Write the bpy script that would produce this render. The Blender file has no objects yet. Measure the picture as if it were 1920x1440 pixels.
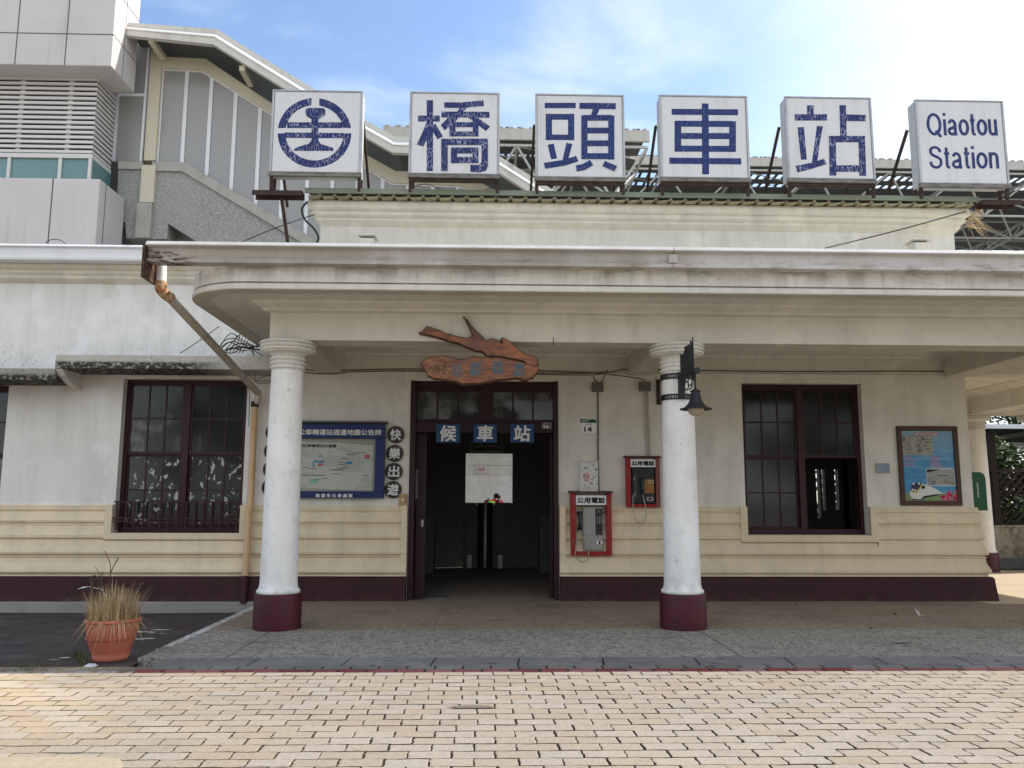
import bpy, bmesh, math, random
from mathutils import Vector, Matrix
random.seed(11)
SC = bpy.context.scene
COL = SC.collection
rad = math.radians

# ------------------------------------------------------------------ camera, sky, sun, exposure
PITCH, YAW, ROLL = rad(7.99), rad(1.57), rad(0.18)
CAM = Vector((0, -12.5, 1.45))
FPX = 1553.0
_cp, _sp, _cy, _sy = math.cos(PITCH), math.sin(PITCH), math.cos(YAW), math.sin(YAW)
_f = Vector((_sy*_cp, _cy*_cp, _sp)); _r = Vector((_cy, -_sy, 0)); _u = _r.cross(_f)
RT = math.cos(ROLL)*_r + math.sin(ROLL)*_u
UP = -math.sin(ROLL)*_r + math.cos(ROLL)*_u
FW = _f
cd = bpy.data.cameras.new('camera'); cam = bpy.data.objects.new('camera', cd); COL.objects.link(cam)
cd.sensor_width = 36; cd.lens = FPX/1920*36; cd.clip_start = .05; cd.clip_end = 3000
cam.matrix_world = Matrix(((RT.x, UP.x, -FW.x, CAM.x), (RT.y, UP.y, -FW.y, CAM.y), (RT.z, UP.z, -FW.z, CAM.z), (0, 0, 0, 1)))
SC.camera = cam

SUN = Vector((1.2, .326, 1.0)).normalized()          # towards the sun: high on the right, a little behind the station
sl = bpy.data.lights.new('sun', 'SUN'); so = bpy.data.objects.new('sun', sl); COL.objects.link(so)
sl.energy = 3.0; sl.angle = rad(.5); sl.color = (1, .93, .82)
so.rotation_euler = (-SUN).to_track_quat('-Z', 'Y').to_euler()
so.location = (30, 10, 40)
w = bpy.data.worlds.new("World"); SC.world = w; w.use_nodes = True
nt = w.node_tree; nt.nodes.clear()
N = nt.nodes.new
out = N('ShaderNodeOutputWorld'); bg = N('ShaderNodeBackground'); bg.inputs[1].default_value = .15
sky = N('ShaderNodeTexSky'); sky.sky_type = 'NISHITA'; sky.sun_disc = False
sky.sun_elevation = math.asin(SUN.z); sky.sun_rotation = math.atan2(SUN.x, SUN.y)
sky.air_density = 1.0; sky.dust_density = 1.2; sky.ozone_density = 2.5
tc = N('ShaderNodeTexCoord')
mp = N('ShaderNodeMapping'); mp.inputs['Scale'].default_value = (1.5, 1.5, 4.2); mp.inputs['Location'].default_value = (.3, .2, .1); mp.inputs['Rotation'].default_value = (0, .25, 0)
n1 = N('ShaderNodeTexNoise'); n1.inputs['Scale'].default_value = 1.6; n1.inputs['Detail'].default_value = 9; n1.inputs['Roughness'].default_value = .58; n1.inputs['Distortion'].default_value = .35
mr = N('ShaderNodeMapRange'); mr.inputs[1].default_value = .50; mr.inputs[2].default_value = .84; mr.interpolation_type = 'SMOOTHSTEP'
# thin cirrus thickens towards the sun side of the sky
dp = N('ShaderNodeVectorMath'); dp.operation = 'DOT_PRODUCT'; dp.inputs[1].default_value = Vector((.88, .42, .25)).normalized()
mr2 = N('ShaderNodeMapRange'); mr2.inputs[1].default_value = .64; mr2.inputs[2].default_value = 1.02; mr2.inputs[3].default_value = 0; mr2.inputs[4].default_value = 1.0; mr2.interpolation_type = 'SMOOTHSTEP'
mul = N('ShaderNodeMath'); mul.operation = 'MULTIPLY_ADD'; mul.inputs[1].default_value = .48; mul.use_clamp = True
mx = N('ShaderNodeMix'); mx.data_type = 'RGBA'; mx.inputs[7].default_value = (5.0, 5.15, 5.4, 1)
L = nt.links.new
L(tc.outputs['Generated'], mp.inputs[0]); L(mp.outputs[0], n1.inputs['Vector']); L(n1.outputs[0], mr.inputs[0])
L(tc.outputs['Generated'], dp.inputs[0]); L(dp.outputs['Value'], mr2.inputs[0])
L(mr.outputs[0], mul.inputs[0]); L(mr2.outputs[0], mul.inputs[2])
# extra cloud added to the unseen sky behind the camera to light the facade
dq = N('ShaderNodeVectorMath'); dq.operation = 'DOT_PRODUCT'; dq.inputs[1].default_value = (0, -1, 0)
mr3 = N('ShaderNodeMapRange'); mr3.inputs[1].default_value = -.1; mr3.inputs[2].default_value = .6; mr3.inputs[3].default_value = 0; mr3.inputs[4].default_value = .75
mul2 = N('ShaderNodeMath'); mul2.operation = 'ADD'; mul2.use_clamp = True
L(tc.outputs['Generated'], dq.inputs[0]); L(dq.outputs['Value'], mr3.inputs[0]); L(mul.outputs[0], mul2.inputs[0]); L(mr3.outputs[0], mul2.inputs[1])
L(mul2.outputs[0], mx.inputs[0]); L(sky.outputs[0], mx.inputs[6]); L(mx.outputs[2], bg.inputs[0]); L(bg.outputs[0], out.inputs[0])
SC.view_settings.view_transform = 'Standard'; SC.view_settings.look = 'None'
SC.view_settings.exposure = 0.90; SC.view_settings.gamma = 1
SC.cycles.use_denoising = True
SC.cycles.max_bounces = 8; SC.cycles.diffuse_bounces = 5; SC.cycles.transparent_max_bounces = 12
SC.cycles.caustics_reflective = False; SC.cycles.caustics_refractive = False

# ------------------------------------------------------------------ measuring: photograph pixel -> point on a real plane
def ray(x, y):
    return RT*((x-960)/FPX) - UP*((y-720)/FPX) + FW
def W(x, y, Y):
    d = ray(x, y); t = (Y-CAM.y)/d.y; return CAM + d*t
def G(x, y, Z=0.0):
    d = ray(x, y); t = (Z-CAM.z)/d.z; return CAM + d*t

# ------------------------------------------------------------------ mesh builder
class MB:
    def __init__(s): s.v = []; s.f = []; s.m = []; s.s = []
    def add(s, vs, fs, mat=0, smooth=False):
        o = len(s.v); s.v += [tuple(p) for p in vs]
        for f in fs: s.f.append([i+o for i in f]); s.m.append(mat); s.s.append(smooth)
        return s
    def box(s, x0, x1, y0, y1, z0, z1, mat=0):
        v = [(x0,y0,z0),(x1,y0,z0),(x1,y1,z0),(x0,y1,z0),(x0,y0,z1),(x1,y0,z1),(x1,y1,z1),(x0,y1,z1)]
        return s.add(v, [(0,3,2,1),(4,5,6,7),(0,1,5,4),(1,2,6,5),(2,3,7,6),(3,0,4,7)], mat)
    def obox(s, c, ax, ay, az, mat=0):
        c = Vector(c); v = []
        for k in (-1, 1):
            for i, j in ((-1,-1),(1,-1),(1,1),(-1,1)): v.append(c + ax*i + ay*j + az*k)
        return s.add(v, [(0,3,2,1),(4,5,6,7),(0,1,5,4),(1,2,6,5),(2,3,7,6),(3,0,4,7)], mat)
    def prism(s, pts, y0, y1, mat=0):                  # pts: (x,z) outline, from y0 (front) to y1
        n = len(pts)
        v = [(p[0], y0, p[1]) for p in pts] + [(p[0], y1, p[1]) for p in pts]
        f = [list(range(n)), list(range(2*n-1, n-1, -1))] + [(i, n+i, n+(i+1) % n, (i+1) % n) for i in range(n)]
        return s.add(v, f, mat)
    def hprism(s, pts, z0, z1, mat=0):                 # pts: (x,y) outline
        n = len(pts)
        v = [(p[0], p[1], z0) for p in pts] + [(p[0], p[1], z1) for p in pts]
        f = [list(range(n-1, -1, -1)), list(range(n, 2*n))] + [(i, (i+1) % n, n+(i+1) % n, n+i) for i in range(n)]
        return s.add(v, f, mat)
    def lathe(s, cx, cy, prof, seg=32, mat=0, smooth=True, axis='z'):
        v = []; f = []; n = len(prof)
        for r, z in prof:
            for k in range(seg):
                a = 2*math.pi*k/seg
                if axis == 'z': v.append((cx+r*math.cos(a), cy+r*math.sin(a), z))
                else: v.append((cx+r*math.cos(a), z, cy+r*math.sin(a)))
        for i in range(n-1):
            for k in range(seg):
                k2 = (k+1) % seg; f.append((i*seg+k, i*seg+k2, (i+1)*seg+k2, (i+1)*seg+k))
        s.add(v, f, mat, smooth)
        s.add(v[:seg], [list(range(seg-1, -1, -1))], mat); s.add(v[-seg:], [list(range(seg))], mat)
        return s
    def tube(s, pts, r, seg=8, mat=0, smooth=True):
        pts = [Vector(p) for p in pts]; n = len(pts); v = []; f = []
        rs = r if isinstance(r, (list, tuple)) else [r]*n
        ref = None
        for i, p in enumerate(pts):
            t = (pts[min(i+1, n-1)]-pts[max(i-1, 0)]).normalized()
            if ref is None:
                ref = t.cross(Vector((0, 0, 1)))
                if ref.length < .05: ref = t.cross(Vector((1, 0, 0)))
                ref.normalize()
            a = (ref - t*ref.dot(t)).normalized(); b = t.cross(a); ref = a
            for k in range(seg):
                an = 2*math.pi*k/seg; v.append(p + (a*math.cos(an)+b*math.sin(an))*rs[i])
        for i in range(n-1):
            for k in range(seg):
                k2 = (k+1) % seg; f.append((i*seg+k, i*seg+k2, (i+1)*seg+k2, (i+1)*seg+k))
        s.add(v, f, mat, smooth)
        s.add(v[:seg], [list(range(seg-1, -1, -1))], mat); s.add(v[-seg:], [list(range(seg))], mat)
        return s
    def bar(s, a, b, wd, mat=0):                       # square bar
        a, b = Vector(a), Vector(b); t = (b-a); l = t.length; t.normalize()
        x = t.cross(Vector((0, 1, 0)));
        if x.length < .05: x = t.cross(Vector((1, 0, 0)))
        x.normalize(); y = t.cross(x)
        return s.obox((a+b)/2, x*wd/2, y*wd/2, t*l/2, mat)
    def sweep(s, prof, path, mat=0, closed=False):     # prof: (offset outwards, z); path: list of (x,y) with outward mitre vectors
        v = []; f = []; n = len(prof); m = len(path)
        for (x, y, dx, dy) in path:
            for o, z in prof: v.append((x+dx*o, y+dy*o, z))
        for i in range(m-1):
            for j in range(n-1): f.append((i*n+j, (i+1)*n+j, (i+1)*n+j+1, i*n+j+1))
        return s.add(v, f, mat)
    def build(s, name, mats, parent=None, bevel=0, recalc=True):
        me = bpy.data.meshes.new(name); me.from_pydata(s.v, [], s.f)
        if not isinstance(mats, (list, tuple)): mats = [mats]
        for m in mats: me.materials.append(m)
        me.polygons.foreach_set('material_index', s.m); me.polygons.foreach_set('use_smooth', s.s)
        if recalc:
            bm = bmesh.new(); bm.from_mesh(me); bmesh.ops.recalc_face_normals(bm, faces=bm.faces); bm.to_mesh(me); bm.free()
        me.update()
        o = bpy.data.objects.new(name, me); COL.objects.link(o)
        if parent is not None:
            o.parent = parent; off = Vector(parent.location); q = parent.parent
            while q is not None: off += q.location; q = q.parent
            o.location = -off
        if bevel:
            b = o.modifiers.new('bevel', 'BEVEL'); b.width = bevel; b.segments = 2; b.limit_method = 'ANGLE'; b.angle_limit = rad(40)
        return o
def tag(o, label=None, cat=None, group=None, kind=None):
    if label: o['label'] = label
    if cat: o['category'] = cat
    if group: o['group'] = group
    if kind: o['kind'] = kind
    return o
def thing(name, label, cat, loc, group=None):
    o = bpy.data.objects.new(name, None); COL.objects.link(o); o.location = loc; o.empty_display_size = .2
    return tag(o, label, cat, group)
def copy_tree(o, parent=None):
    c = o.copy(); COL.objects.link(c); c.parent = parent
    for ch in list(o.children): copy_tree(ch, c)
    return c

# ------------------------------------------------------------------ lettering
_tcache = {}
def text_polys(body):
    if body in _tcache: return _tcache[body]
    c = bpy.data.curves.new('lettering', 'FONT'); c.body = body; c.resolution_u = 3
    o = bpy.data.objects.new('lettering', c); COL.objects.link(o)
    dg = bpy.context.evaluated_depsgraph_get(); dg.update()
    me = bpy.data.meshes.new_from_object(o.evaluated_get(dg))
    v = [tuple(p.co) for p in me.vertices]; f = [list(p.vertices) for p in me.polygons]
    bpy.data.objects.remove(o); bpy.data.curves.remove(c); bpy.data.meshes.remove(me)
    _tcache[body] = (v, f); return v, f
def bold_text(mb, body, cx, cz, wd, ht, y, bold=0.0, mat=0, xdir=None, shear=0.0):
    """letters filling a wd x ht box centred on (cx, cz), facing -Y at plane y; bold repeats the outline at tiny offsets"""
    v, f = text_polys(body)
    x0, x1 = min(p[0] for p in v), max(p[0] for p in v); y0, y1 = min(p[1] for p in v), max(p[1] for p in v)
    sx = (wd-2*bold)/(x1-x0); sy = (ht-2*bold)/(y1-y0)
    offs = [(0, 0)]
    if bold: offs = [(bold*math.cos(a), bold*math.sin(a)) for a in [i*math.pi/3 for i in range(6)]] + [(0, 0)]
    for k, (ox, oz) in enumerate(offs):
        pts = []
        for p in v:
            lx = (p[0]-(x0+x1)/2)*sx; lz = (p[1]-(y0+y1)/2)*sy
            lx += shear*lz
            pts.append((cx+lx+ox, y-k*.00025, cz+lz+oz))
        mb.add(pts, f, mat)
    return mb

# ------------------------------------------------------------------ materials
def col(h):                                            # sRGB 0-255 triple -> linear
    return tuple(((c/255)/12.92 if c/255 <= .04045 else ((c/255+.055)/1.055)**2.4) for c in h)
def mat(name, base, layers=(), rough=.8, metal=0.0, spec=.3, bump=None, island=0.0, rough_noise=None, coords='Object'):
    m = bpy.data.materials.new(name); m.use_nodes = True
    nt = m.node_tree; b = nt.nodes['Principled BSDF']; N = nt.nodes.new; L = nt.links.new
    b.inputs['Roughness'].default_value = rough; b.inputs['Metallic'].default_value = metal
    b.inputs['Specular IOR Level'].default_value = spec
    tc = N('ShaderNodeTexCoord'); co = tc.outputs[coords]
    def noise(kind, scale, detail=4, dist=0.0, rgh=.55, seed=0):
        mp = N('ShaderNodeMapping'); L(co, mp.inputs[0])
        mp.inputs['Scale'].default_value = scale if isinstance(scale, (tuple, list)) else (scale,)*3
        mp.inputs['Location'].default_value = (seed*3.7, seed*1.3, seed*2.1)
        if kind == 'vor':
            t = N('ShaderNodeTexVoronoi'); L(mp.outputs[0], t.inputs['Vector']); t.inputs['Scale'].default_value = 1
            return t.outputs['Distance']
        if kind == 'edge':
            t = N('ShaderNodeTexVoronoi'); t.feature = 'DISTANCE_TO_EDGE'; L(mp.outputs[0], t.inputs['Vector']); t.inputs['Scale'].default_value = 1
            return t.outputs['Distance']
        t = N('ShaderNodeTexNoise'); L(mp.outputs[0], t.inputs['Vector']); t.inputs['Scale'].default_value = 1
        t.inputs['Detail'].default_value = detail; t.inputs['Distortion'].default_value = dist; t.inputs['Roughness'].default_value = rgh
        return t.outputs[0]
    def rng(sock, a, bb, c=0.0, d=1.0):
        r = N('ShaderNodeMapRange'); L(sock, r.inputs[0]); r.inputs[1].default_value = a; r.inputs[2].default_value = bb
        r.inputs[3].default_value = c; r.inputs[4].default_value = d; return r.outputs[0]
    cur = None
    sep = None
    for k, ly in enumerate(layers):
        fac = rng(noise(ly.get('k', 'noise'), ly['s'], ly.get('d', 5), ly.get('dist', 0), ly.get('r', .55), ly.get('seed', k+1)), ly['lo'], ly['hi'], 0, ly.get('amt', 1))
        for ax, key in ((0, 'xr'), (1, 'yr'), (2, 'zr')):
            if key in ly:
                if sep is None: sep = N('ShaderNodeSeparateXYZ'); L(co, sep.inputs[0])
                q = N('ShaderNodeMath'); q.operation = 'MULTIPLY'; L(fac, q.inputs[0]); L(rng(sep.outputs[ax], ly[key][0], ly[key][1]), q.inputs[1]); fac = q.outputs[0]
        mxn = N('ShaderNodeMix'); mxn.data_type = 'RGBA'; L(fac, mxn.inputs[0])
        if cur is None: mxn.inputs[6].default_value = (*base, 1)
        else: L(cur, mxn.inputs[6])
        mxn.inputs[7].default_value = (*ly['c'], 1); cur = mxn.outputs[2]
    if island:
        g = N('ShaderNodeNewGeometry'); h = N('ShaderNodeHueSaturation')
        r = rng(g.outputs['Random Per Island'], 0, 1, 1-island, 1+island); L(r, h.inputs['Value'])
        r2 = rng(g.outputs['Random Per Island'], 0, 1, 1.15, .8); L(r2, h.inputs['Saturation'])
        if cur is None: h.inputs['Color'].default_value = (*base, 1)
        else: L(cur, h.inputs['Color'])
        cur = h.outputs[0]
    if cur is None: b.inputs['Base Color'].default_value = (*base, 1)
    else: L(cur, b.inputs['Base Color'])
    if bump:
        bn = N('ShaderNodeBump'); bn.inputs['Strength'].default_value = bump[1]; bn.inputs['Distance'].default_value = bump[2]
        L(noise('noise', bump[0], 6, 0, .6), bn.inputs['Height']); L(bn.outputs[0], b.inputs['Normal'])
    if rough_noise:
        L(rng(noise('noise', rough_noise[0], 4), .3, .7, rough_noise[1], rough_noise[2]), b.inputs['Roughness'])
    return m

WHITE = (.70, .685, .63)
def plaster(name, base, dirt=(.30, .27, .21), extra=(), bs=14, bstr=.25):
    d = [dict(s=.7, lo=.35, hi=.75, c=tuple(x*.86 for x in base), amt=.9),
         dict(s=(6, 6, .7), lo=.48, hi=.74, c=tuple(x*.76 for x in base), amt=.6), dict(s=(2.2, 2.2, 1.6), lo=.52, hi=.60, c=tuple(min(.85, x*1.12) for x in base), amt=.5, d=7, seed=17),
         dict(s=9, lo=.62, hi=.8, c=dirt, amt=.28, d=8),
         dict(s=55, lo=.66, hi=.74, c=dirt, amt=.6, d=3)]
    return mat(name, base, d+list(extra), rough=.85, bump=(bs, bstr, .01))
M = {}
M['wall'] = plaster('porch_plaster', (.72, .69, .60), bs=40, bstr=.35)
M['upper'] = plaster('upper_plaster', (.80, .79, .75), extra=[
    dict(s=42, lo=.645, hi=.70, c=(.10, .095, .085), amt=.85, zr=(4.3, 3.6), d=5, r=.7),
    dict(s=26, lo=.57, hi=.66, c=(.10, .095, .085), amt=.85, zr=(3.9, 3.50), d=7, r=.7),
    dict(s=7, lo=.5, hi=.8, c=(.36, .35, .32), amt=.5, zr=(3.95, 3.45), d=6),
    dict(s=(7, 7, .7), lo=.5, hi=.75, c=(.42, .40, .36), amt=.5, zr=(4.2, 4.9))])
M['wing'] = plaster('wing_plaster', (.80, .775, .715), extra=[dict(s=1.3, lo=.4, hi=.7, c=(.55, .47, .34), amt=.6, zr=(2.4, 3.3))])
M['parapet'] = plaster('parapet_plaster', (.72, .70, .61), extra=[dict(s=(9, 9, .8), lo=.5, hi=.75, c=(.55, .53, .46), amt=.6)])
M['cornice'] = plaster('cornice_paint', (.74, .71, .60), dirt=(.28, .24, .13), extra=[
    dict(s=(8, 8, 1), lo=.45, hi=.75, c=(.52, .48, .36), amt=.6, zr=(5.88, 5.98)),
    dict(s=(5, 5, 30), lo=.52, hi=.7, c=(.60, .54, .34), amt=.6, zr=(5.8, 5.66))])
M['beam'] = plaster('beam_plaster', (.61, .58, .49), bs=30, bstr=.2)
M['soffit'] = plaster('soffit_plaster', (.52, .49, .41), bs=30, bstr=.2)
M['fascia'] = plaster('fascia_concrete', (.66, .64, .57), extra=[
    dict(s=(1.7, 1.7, 5), lo=.47, hi=.68, c=(.17, .155, .12), amt=.92, zr=(3.83, 3.97), d=9, r=.72),
    dict(s=(5, 5, .8), lo=.48, hi=.68, c=(.25, .225, .18), amt=.75, zr=(3.74, 3.96), d=6),
    dict(k='edge', s=(1.1, 1.1, 1.6), lo=.006, hi=.0, c=(.2, .175, .14), amt=.3)])
M['gutter'] = mat('gutter_metal', (.60, .59, .57), [
    dict(s=(1.1, 1.1, 1), lo=.30, hi=.55, c=(.33, .31, .255), amt=.85, xr=(2.3, 2.0), zr=(4.17, 4.13), d=5),
    dict(s=(3.2, 3.2, 12), lo=.5, hi=.72, c=(.16, .135, .085), amt=.85, zr=(4.12, 4.03), d=8, r=.65),
    dict(s=(2, 2, 1), lo=.45, hi=.7, c=(.44, .40, .34), amt=.6),
    dict(s=(40, 40, 2), lo=.5, hi=.75, c=(.3, .27, .22), amt=.3),
    dict(s=(6, 6, 26), lo=.47, hi=.52, c=(.07, .035, .02), amt=1, xr=(-3.15, -3.4), zr=(4.115, 4.095), d=8, r=.7),
    dict(s=(7, 7, 12), lo=.40, hi=.5, c=(.10, .055, .025), amt=.95, xr=(-3.55, -3.69), zr=(4.15, 4.10), d=6)], rough=.55, spec=.4)
M['gutter_end'] = mat('rusted_metal', (.05, .028, .02), [dict(s=14, lo=.5, hi=.65, c=(.22, .10, .035), amt=.8)], rough=.8)
M['white_metal'] = mat('white_painted_metal', (.78, .79, .80), [dict(s=(3, 3, 1), lo=.5, hi=.8, c=(.62, .62, .61), amt=.5)], rough=.5)
M['column'] = plaster('column_paint', (.80, .785, .74), dirt=(.30, .29, .27), extra=[
    dict(s=(9, 9, 5), lo=.46, hi=.66, c=(.42, .39, .34), amt=.7, zr=(.62, .40), d=8), dict(s=(10, 10, 1.2), lo=.55, hi=.72, c=(.52, .50, .45), amt=.5, zr=(2.3, 2.95)),
    dict(s=5, lo=.56, hi=.72, c=(.55, .54, .51), amt=.55, d=8), dict(s=14, lo=.66, hi=.72, c=(.30, .28, .25), amt=.5, d=4)], bs=30, bstr=.15)
M['capital'] = plaster('capital_paint', (.69, .67, .59), extra=[dict(s=26, lo=.58, hi=.7, c=(.28, .25, .18), amt=.5, d=6)], bs=30, bstr=.2)
M['maroon'] = mat('maroon_paint', (.034, .007, .009), [dict(s=(6, 6, 9), lo=.46, hi=.66, c=(.14, .085, .065), amt=.6, zr=(.10, -.02), d=8), dict(s=2.5, lo=.4, hi=.7, c=(.046, .011, .013), amt=.8), dict(s=60, lo=.66, hi=.72, c=(.25, .2, .2), amt=.25)], rough=.6, bump=(60, .2, .004))
M['maroon_bright'] = mat('column_base_paint', (.066, .008, .015), [dict(s=4, lo=.4, hi=.7, c=(.042, .006, .010), amt=.8), dict(s=70, lo=.69, hi=.73, c=(.4, .35, .33), amt=.5)], rough=.5, bump=(50, .15, .004))
M['frame'] = mat('window_frame_paint', (.036, .006, .009), [dict(s=12, lo=.5, hi=.75, c=(.025, .008, .010), amt=.7)], rough=.45)
M['doorframe'] = mat('door_frame_paint', (.028, .006, .010), [dict(s=12, lo=.5, hi=.75, c=(.016, .006, .008), amt=.7)], rough=.5)
M['dado'] = plaster('dado_paint', (.74, .62, .43), dirt=(.30, .22, .13), extra=[
    dict(s=(3, 3, .8), lo=.5, hi=.8, c=(.74, .62, .44), amt=.6)], bs=45, bstr=.2)
M['plinth'] = plaster('plinth_concrete', (.30, .28, .25), bs=20)
M['moss'] = plaster('mossy_concrete', (.50, .48, .42), extra=[
    dict(s=22, lo=.32, hi=.50, c=(.026, .024, .020), amt=.97, d=7, zr=(3.44, 3.39), xr=(-3.6, -4.0)) if False else dict(s=(14, 14, 22), lo=.32, hi=.50, c=(.026, .024, .020), amt=.97, d=7, zr=(3.42, 3.385), xr=(-3.7, -4.3)),
    dict(s=34, lo=.60, hi=.70, c=(.03, .03, .025), amt=.8, d=6), dict(s=6, lo=.6, hi=.8, c=(.20, .15, .05), amt=.4)])
M['moss2'] = plaster('mossy_slab_concrete', (.34, .32, .27), extra=[
    dict(s=22, lo=.34, hi=.50, c=(.026, .024, .020), amt=.97, d=7, zr=(3.24, 3.19)),
    dict(s=30, lo=.55, hi=.66, c=(.03, .03, .025), amt=.9, d=6)])
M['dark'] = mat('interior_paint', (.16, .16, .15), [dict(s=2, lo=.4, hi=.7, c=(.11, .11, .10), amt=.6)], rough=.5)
M['black'] = mat('black_paint', (.012, .012, .013), rough=.5)
M['ironwork'] = mat('dark_cast_iron', (.016, .018, .022), [dict(s=20, lo=.5, hi=.8, c=(.03, .025, .02), amt=.5)], rough=.5)
M['rust'] = mat('brown_steel', (.040, .024, .020), [dict(s=9, lo=.45, hi=.7, c=(.085, .045, .028), amt=.7), dict(s=30, lo=.6, hi=.7, c=(.02, .014, .012), amt=.7)], rough=.75)
M['signwhite'] = mat('sign_acrylic', (.64, .64, .64), [dict(s=(5, 5, .7), lo=.52, hi=.78, c=(.46, .45, .42), amt=.55), dict(s=3, lo=.5, hi=.8, c=(.68, .68, .67), amt=.5)], rough=.35, spec=.5)
M['signside'] = mat('sign_cabinet_metal', (.50, .50, .49), [dict(s=(8, 8, 2), lo=.5, hi=.8, c=(.46, .44, .40), amt=.6), dict(s=22, lo=.6, hi=.72, c=(.18, .10, .05), amt=.35)], rough=.45)
M['signframe'] = mat('aluminium_frame', (.42, .43, .44), [dict(s=(9, 9, 3), lo=.45, hi=.75, c=(.22, .22, .21), amt=.6)], rough=.4, metal=.5)
M['grime'] = mat('grimy_sill_metal', (.20, .19, .165), [dict(s=(6, 6, 20), lo=.4, hi=.7, c=(.08, .072, .06), amt=.8)], rough=.7)
M['blue'] = mat('cracked_blue_film', (.008, .020, .115), [dict(k='edge', s=(24, 24, 9), lo=.075, hi=.02, c=(.50, .53, .60), amt=.65, seed=2), dict(s=5, lo=.46, hi=.54, c=(.008, .020, .115), amt=.85)], rough=.45)
M['blueplain'] = mat('blue_film', (.009, .025, .130), [dict(k='edge', s=(20, 20, 9), lo=.018, hi=.004, c=(.40, .44, .54), amt=.42)], rough=.45)
M['greenroof'] = mat('green_roof_sheet', (.21, .25, .19), [dict(s=(2, 2, 9), lo=.45, hi=.7, c=(.24, .25, .18), amt=.7), dict(s=30, lo=.6, hi=.7, c=(.10, .09, .06), amt=.5)], rough=.5)
M['underroof'] = mat('weathered_roof_edge', (.44, .40, .28), [dict(s=10, lo=.45, hi=.7, c=(.20, .16, .09), amt=.7)], rough=.7)
M['pipe'] = mat('drainpipe_paint', (.50, .46, .38), [dict(s=(18, 18, 3), lo=.5, hi=.7, c=(.20, .17, .13), amt=.6)], rough=.55)
M['pipe_tan'] = mat('tan_drainpipe_paint', (.58, .41, .23), [dict(s=(14, 14, 3), lo=.5, hi=.75, c=(.48, .26, .10), amt=.6)], rough=.55)
M['pipe_rust'] = mat('rusty_elbow', (.55, .40, .26), [dict(s=12, lo=.42, hi=.62, c=(.25, .09, .02), amt=.95)], rough=.6)
M['cable'] = mat('cable_sheath', (.035, .032, .028), rough=.7)
M['cable_grey'] = mat('grey_cable_sheath', (.13, .12, .095), rough=.7)
M['metalgrey'] = mat('grey_metal', (.32, .32, .31), [dict(s=10, lo=.5, hi=.8, c=(.2, .2, .19), amt=.5)], rough=.4, metal=.6)
M['steel'] = mat('stainless_steel', (.40, .40, .40), rough=.25, metal=1)
M['red'] = mat('red_paint', (.30, .012, .018), [dict(s=7, lo=.5, hi=.62, c=(.24, .06, .05), amt=.6, d=7)], rough=.5)
M['redfade'] = mat('faded_red_paint', (.22, .075, .06), [dict(s=6, lo=.45, hi=.6, c=(.14, .07, .06), amt=.8)], rough=.7)
M['roofbrown'] = mat('brown_hood_top', (.10, .055, .05), [dict(s=14, lo=.45, hi=.65, c=(.15, .08, .07), amt=.7)], rough=.75)
M['paper'] = mat('white_plate', (.78, .77, .76), rough=.5)
M['ink'] = mat('black_ink', (.012, .011, .014), rough=.6)
M['navy'] = mat('navy_enamel', (.012, .028, .115), [dict(s=3, lo=.4, hi=.7, c=(.010, .022, .085), amt=.6)], rough=.4)
M['plateblue'] = mat('door_plate_blue', (.012, .055, .155), rough=.45)
M['lettersilver'] = mat('white_lettering', (.72, .71, .69), rough=.5)
M['disc'] = mat('dark_disc_enamel', (.032, .026, .021), rough=.5)
M['discedge'] = mat('disc_edge', (.10, .09, .075), rough=.5)
M['tower'] = mat('tower_cladding', (.62, .59, .57), [dict(s=.8, lo=.4, hi=.7, c=(.56, .53, .51), amt=.8), dict(s=(5, 5, .5), lo=.55, hi=.8, c=(.40, .37, .35), amt=.5)], rough=.5)
M['joint'] = mat('cladding_joint', (.12, .115, .11), rough=.8)
M['louvre'] = mat('louvre_metal', (.66, .64, .61), rough=.45)
M['teal'] = mat('teal_glass', (.10, .22, .22), [dict(s=.7, lo=.4, hi=.7, c=(.13, .27, .26), amt=.8)], rough=.08, spec=.8)
M['cream_steel'] = mat('cream_steel', (.62, .57, .43), [dict(s=(4, 4, 1), lo=.5, hi=.75, c=(.50, .45, .33), amt=.5)], rough=.55)
M['stairfascia'] = mat('stair_fascia_metal', (.62, .60, .54), [dict(s=(5, 5, 1), lo=.5, hi=.75, c=(.34, .32, .27), amt=.6)], rough=.5)
M['terrazzo'] = mat('washed_gravel_concrete', (.40, .395, .375), [dict(s=30, lo=.42, hi=.5, c=(.24, .235, .22), amt=.8, d=3), dict(s=38, lo=.60, hi=.68, c=(.60, .595, .57), amt=.8, d=3), dict(s=1.2, lo=.4, hi=.7, c=(.35, .34, .32), amt=.5)], rough=.85, bump=(26, .25, .015))
M['coping'] = mat('light_concrete', (.42, .40, .36), [dict(s=4, lo=.45, hi=.7, c=(.32, .30, .26), amt=.7)], rough=.8)
M['truss'] = mat('white_truss_steel', (.66, .65, .60), rough=.5)
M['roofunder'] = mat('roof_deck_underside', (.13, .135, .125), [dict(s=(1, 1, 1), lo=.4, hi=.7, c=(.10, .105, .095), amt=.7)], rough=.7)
M['rooffascia'] = mat('roof_fascia', (.60, .57, .50), [dict(s=(3, 3, 1), lo=.5, hi=.7, c=(.45, .42, .36), amt=.6)], rough=.6)
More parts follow.
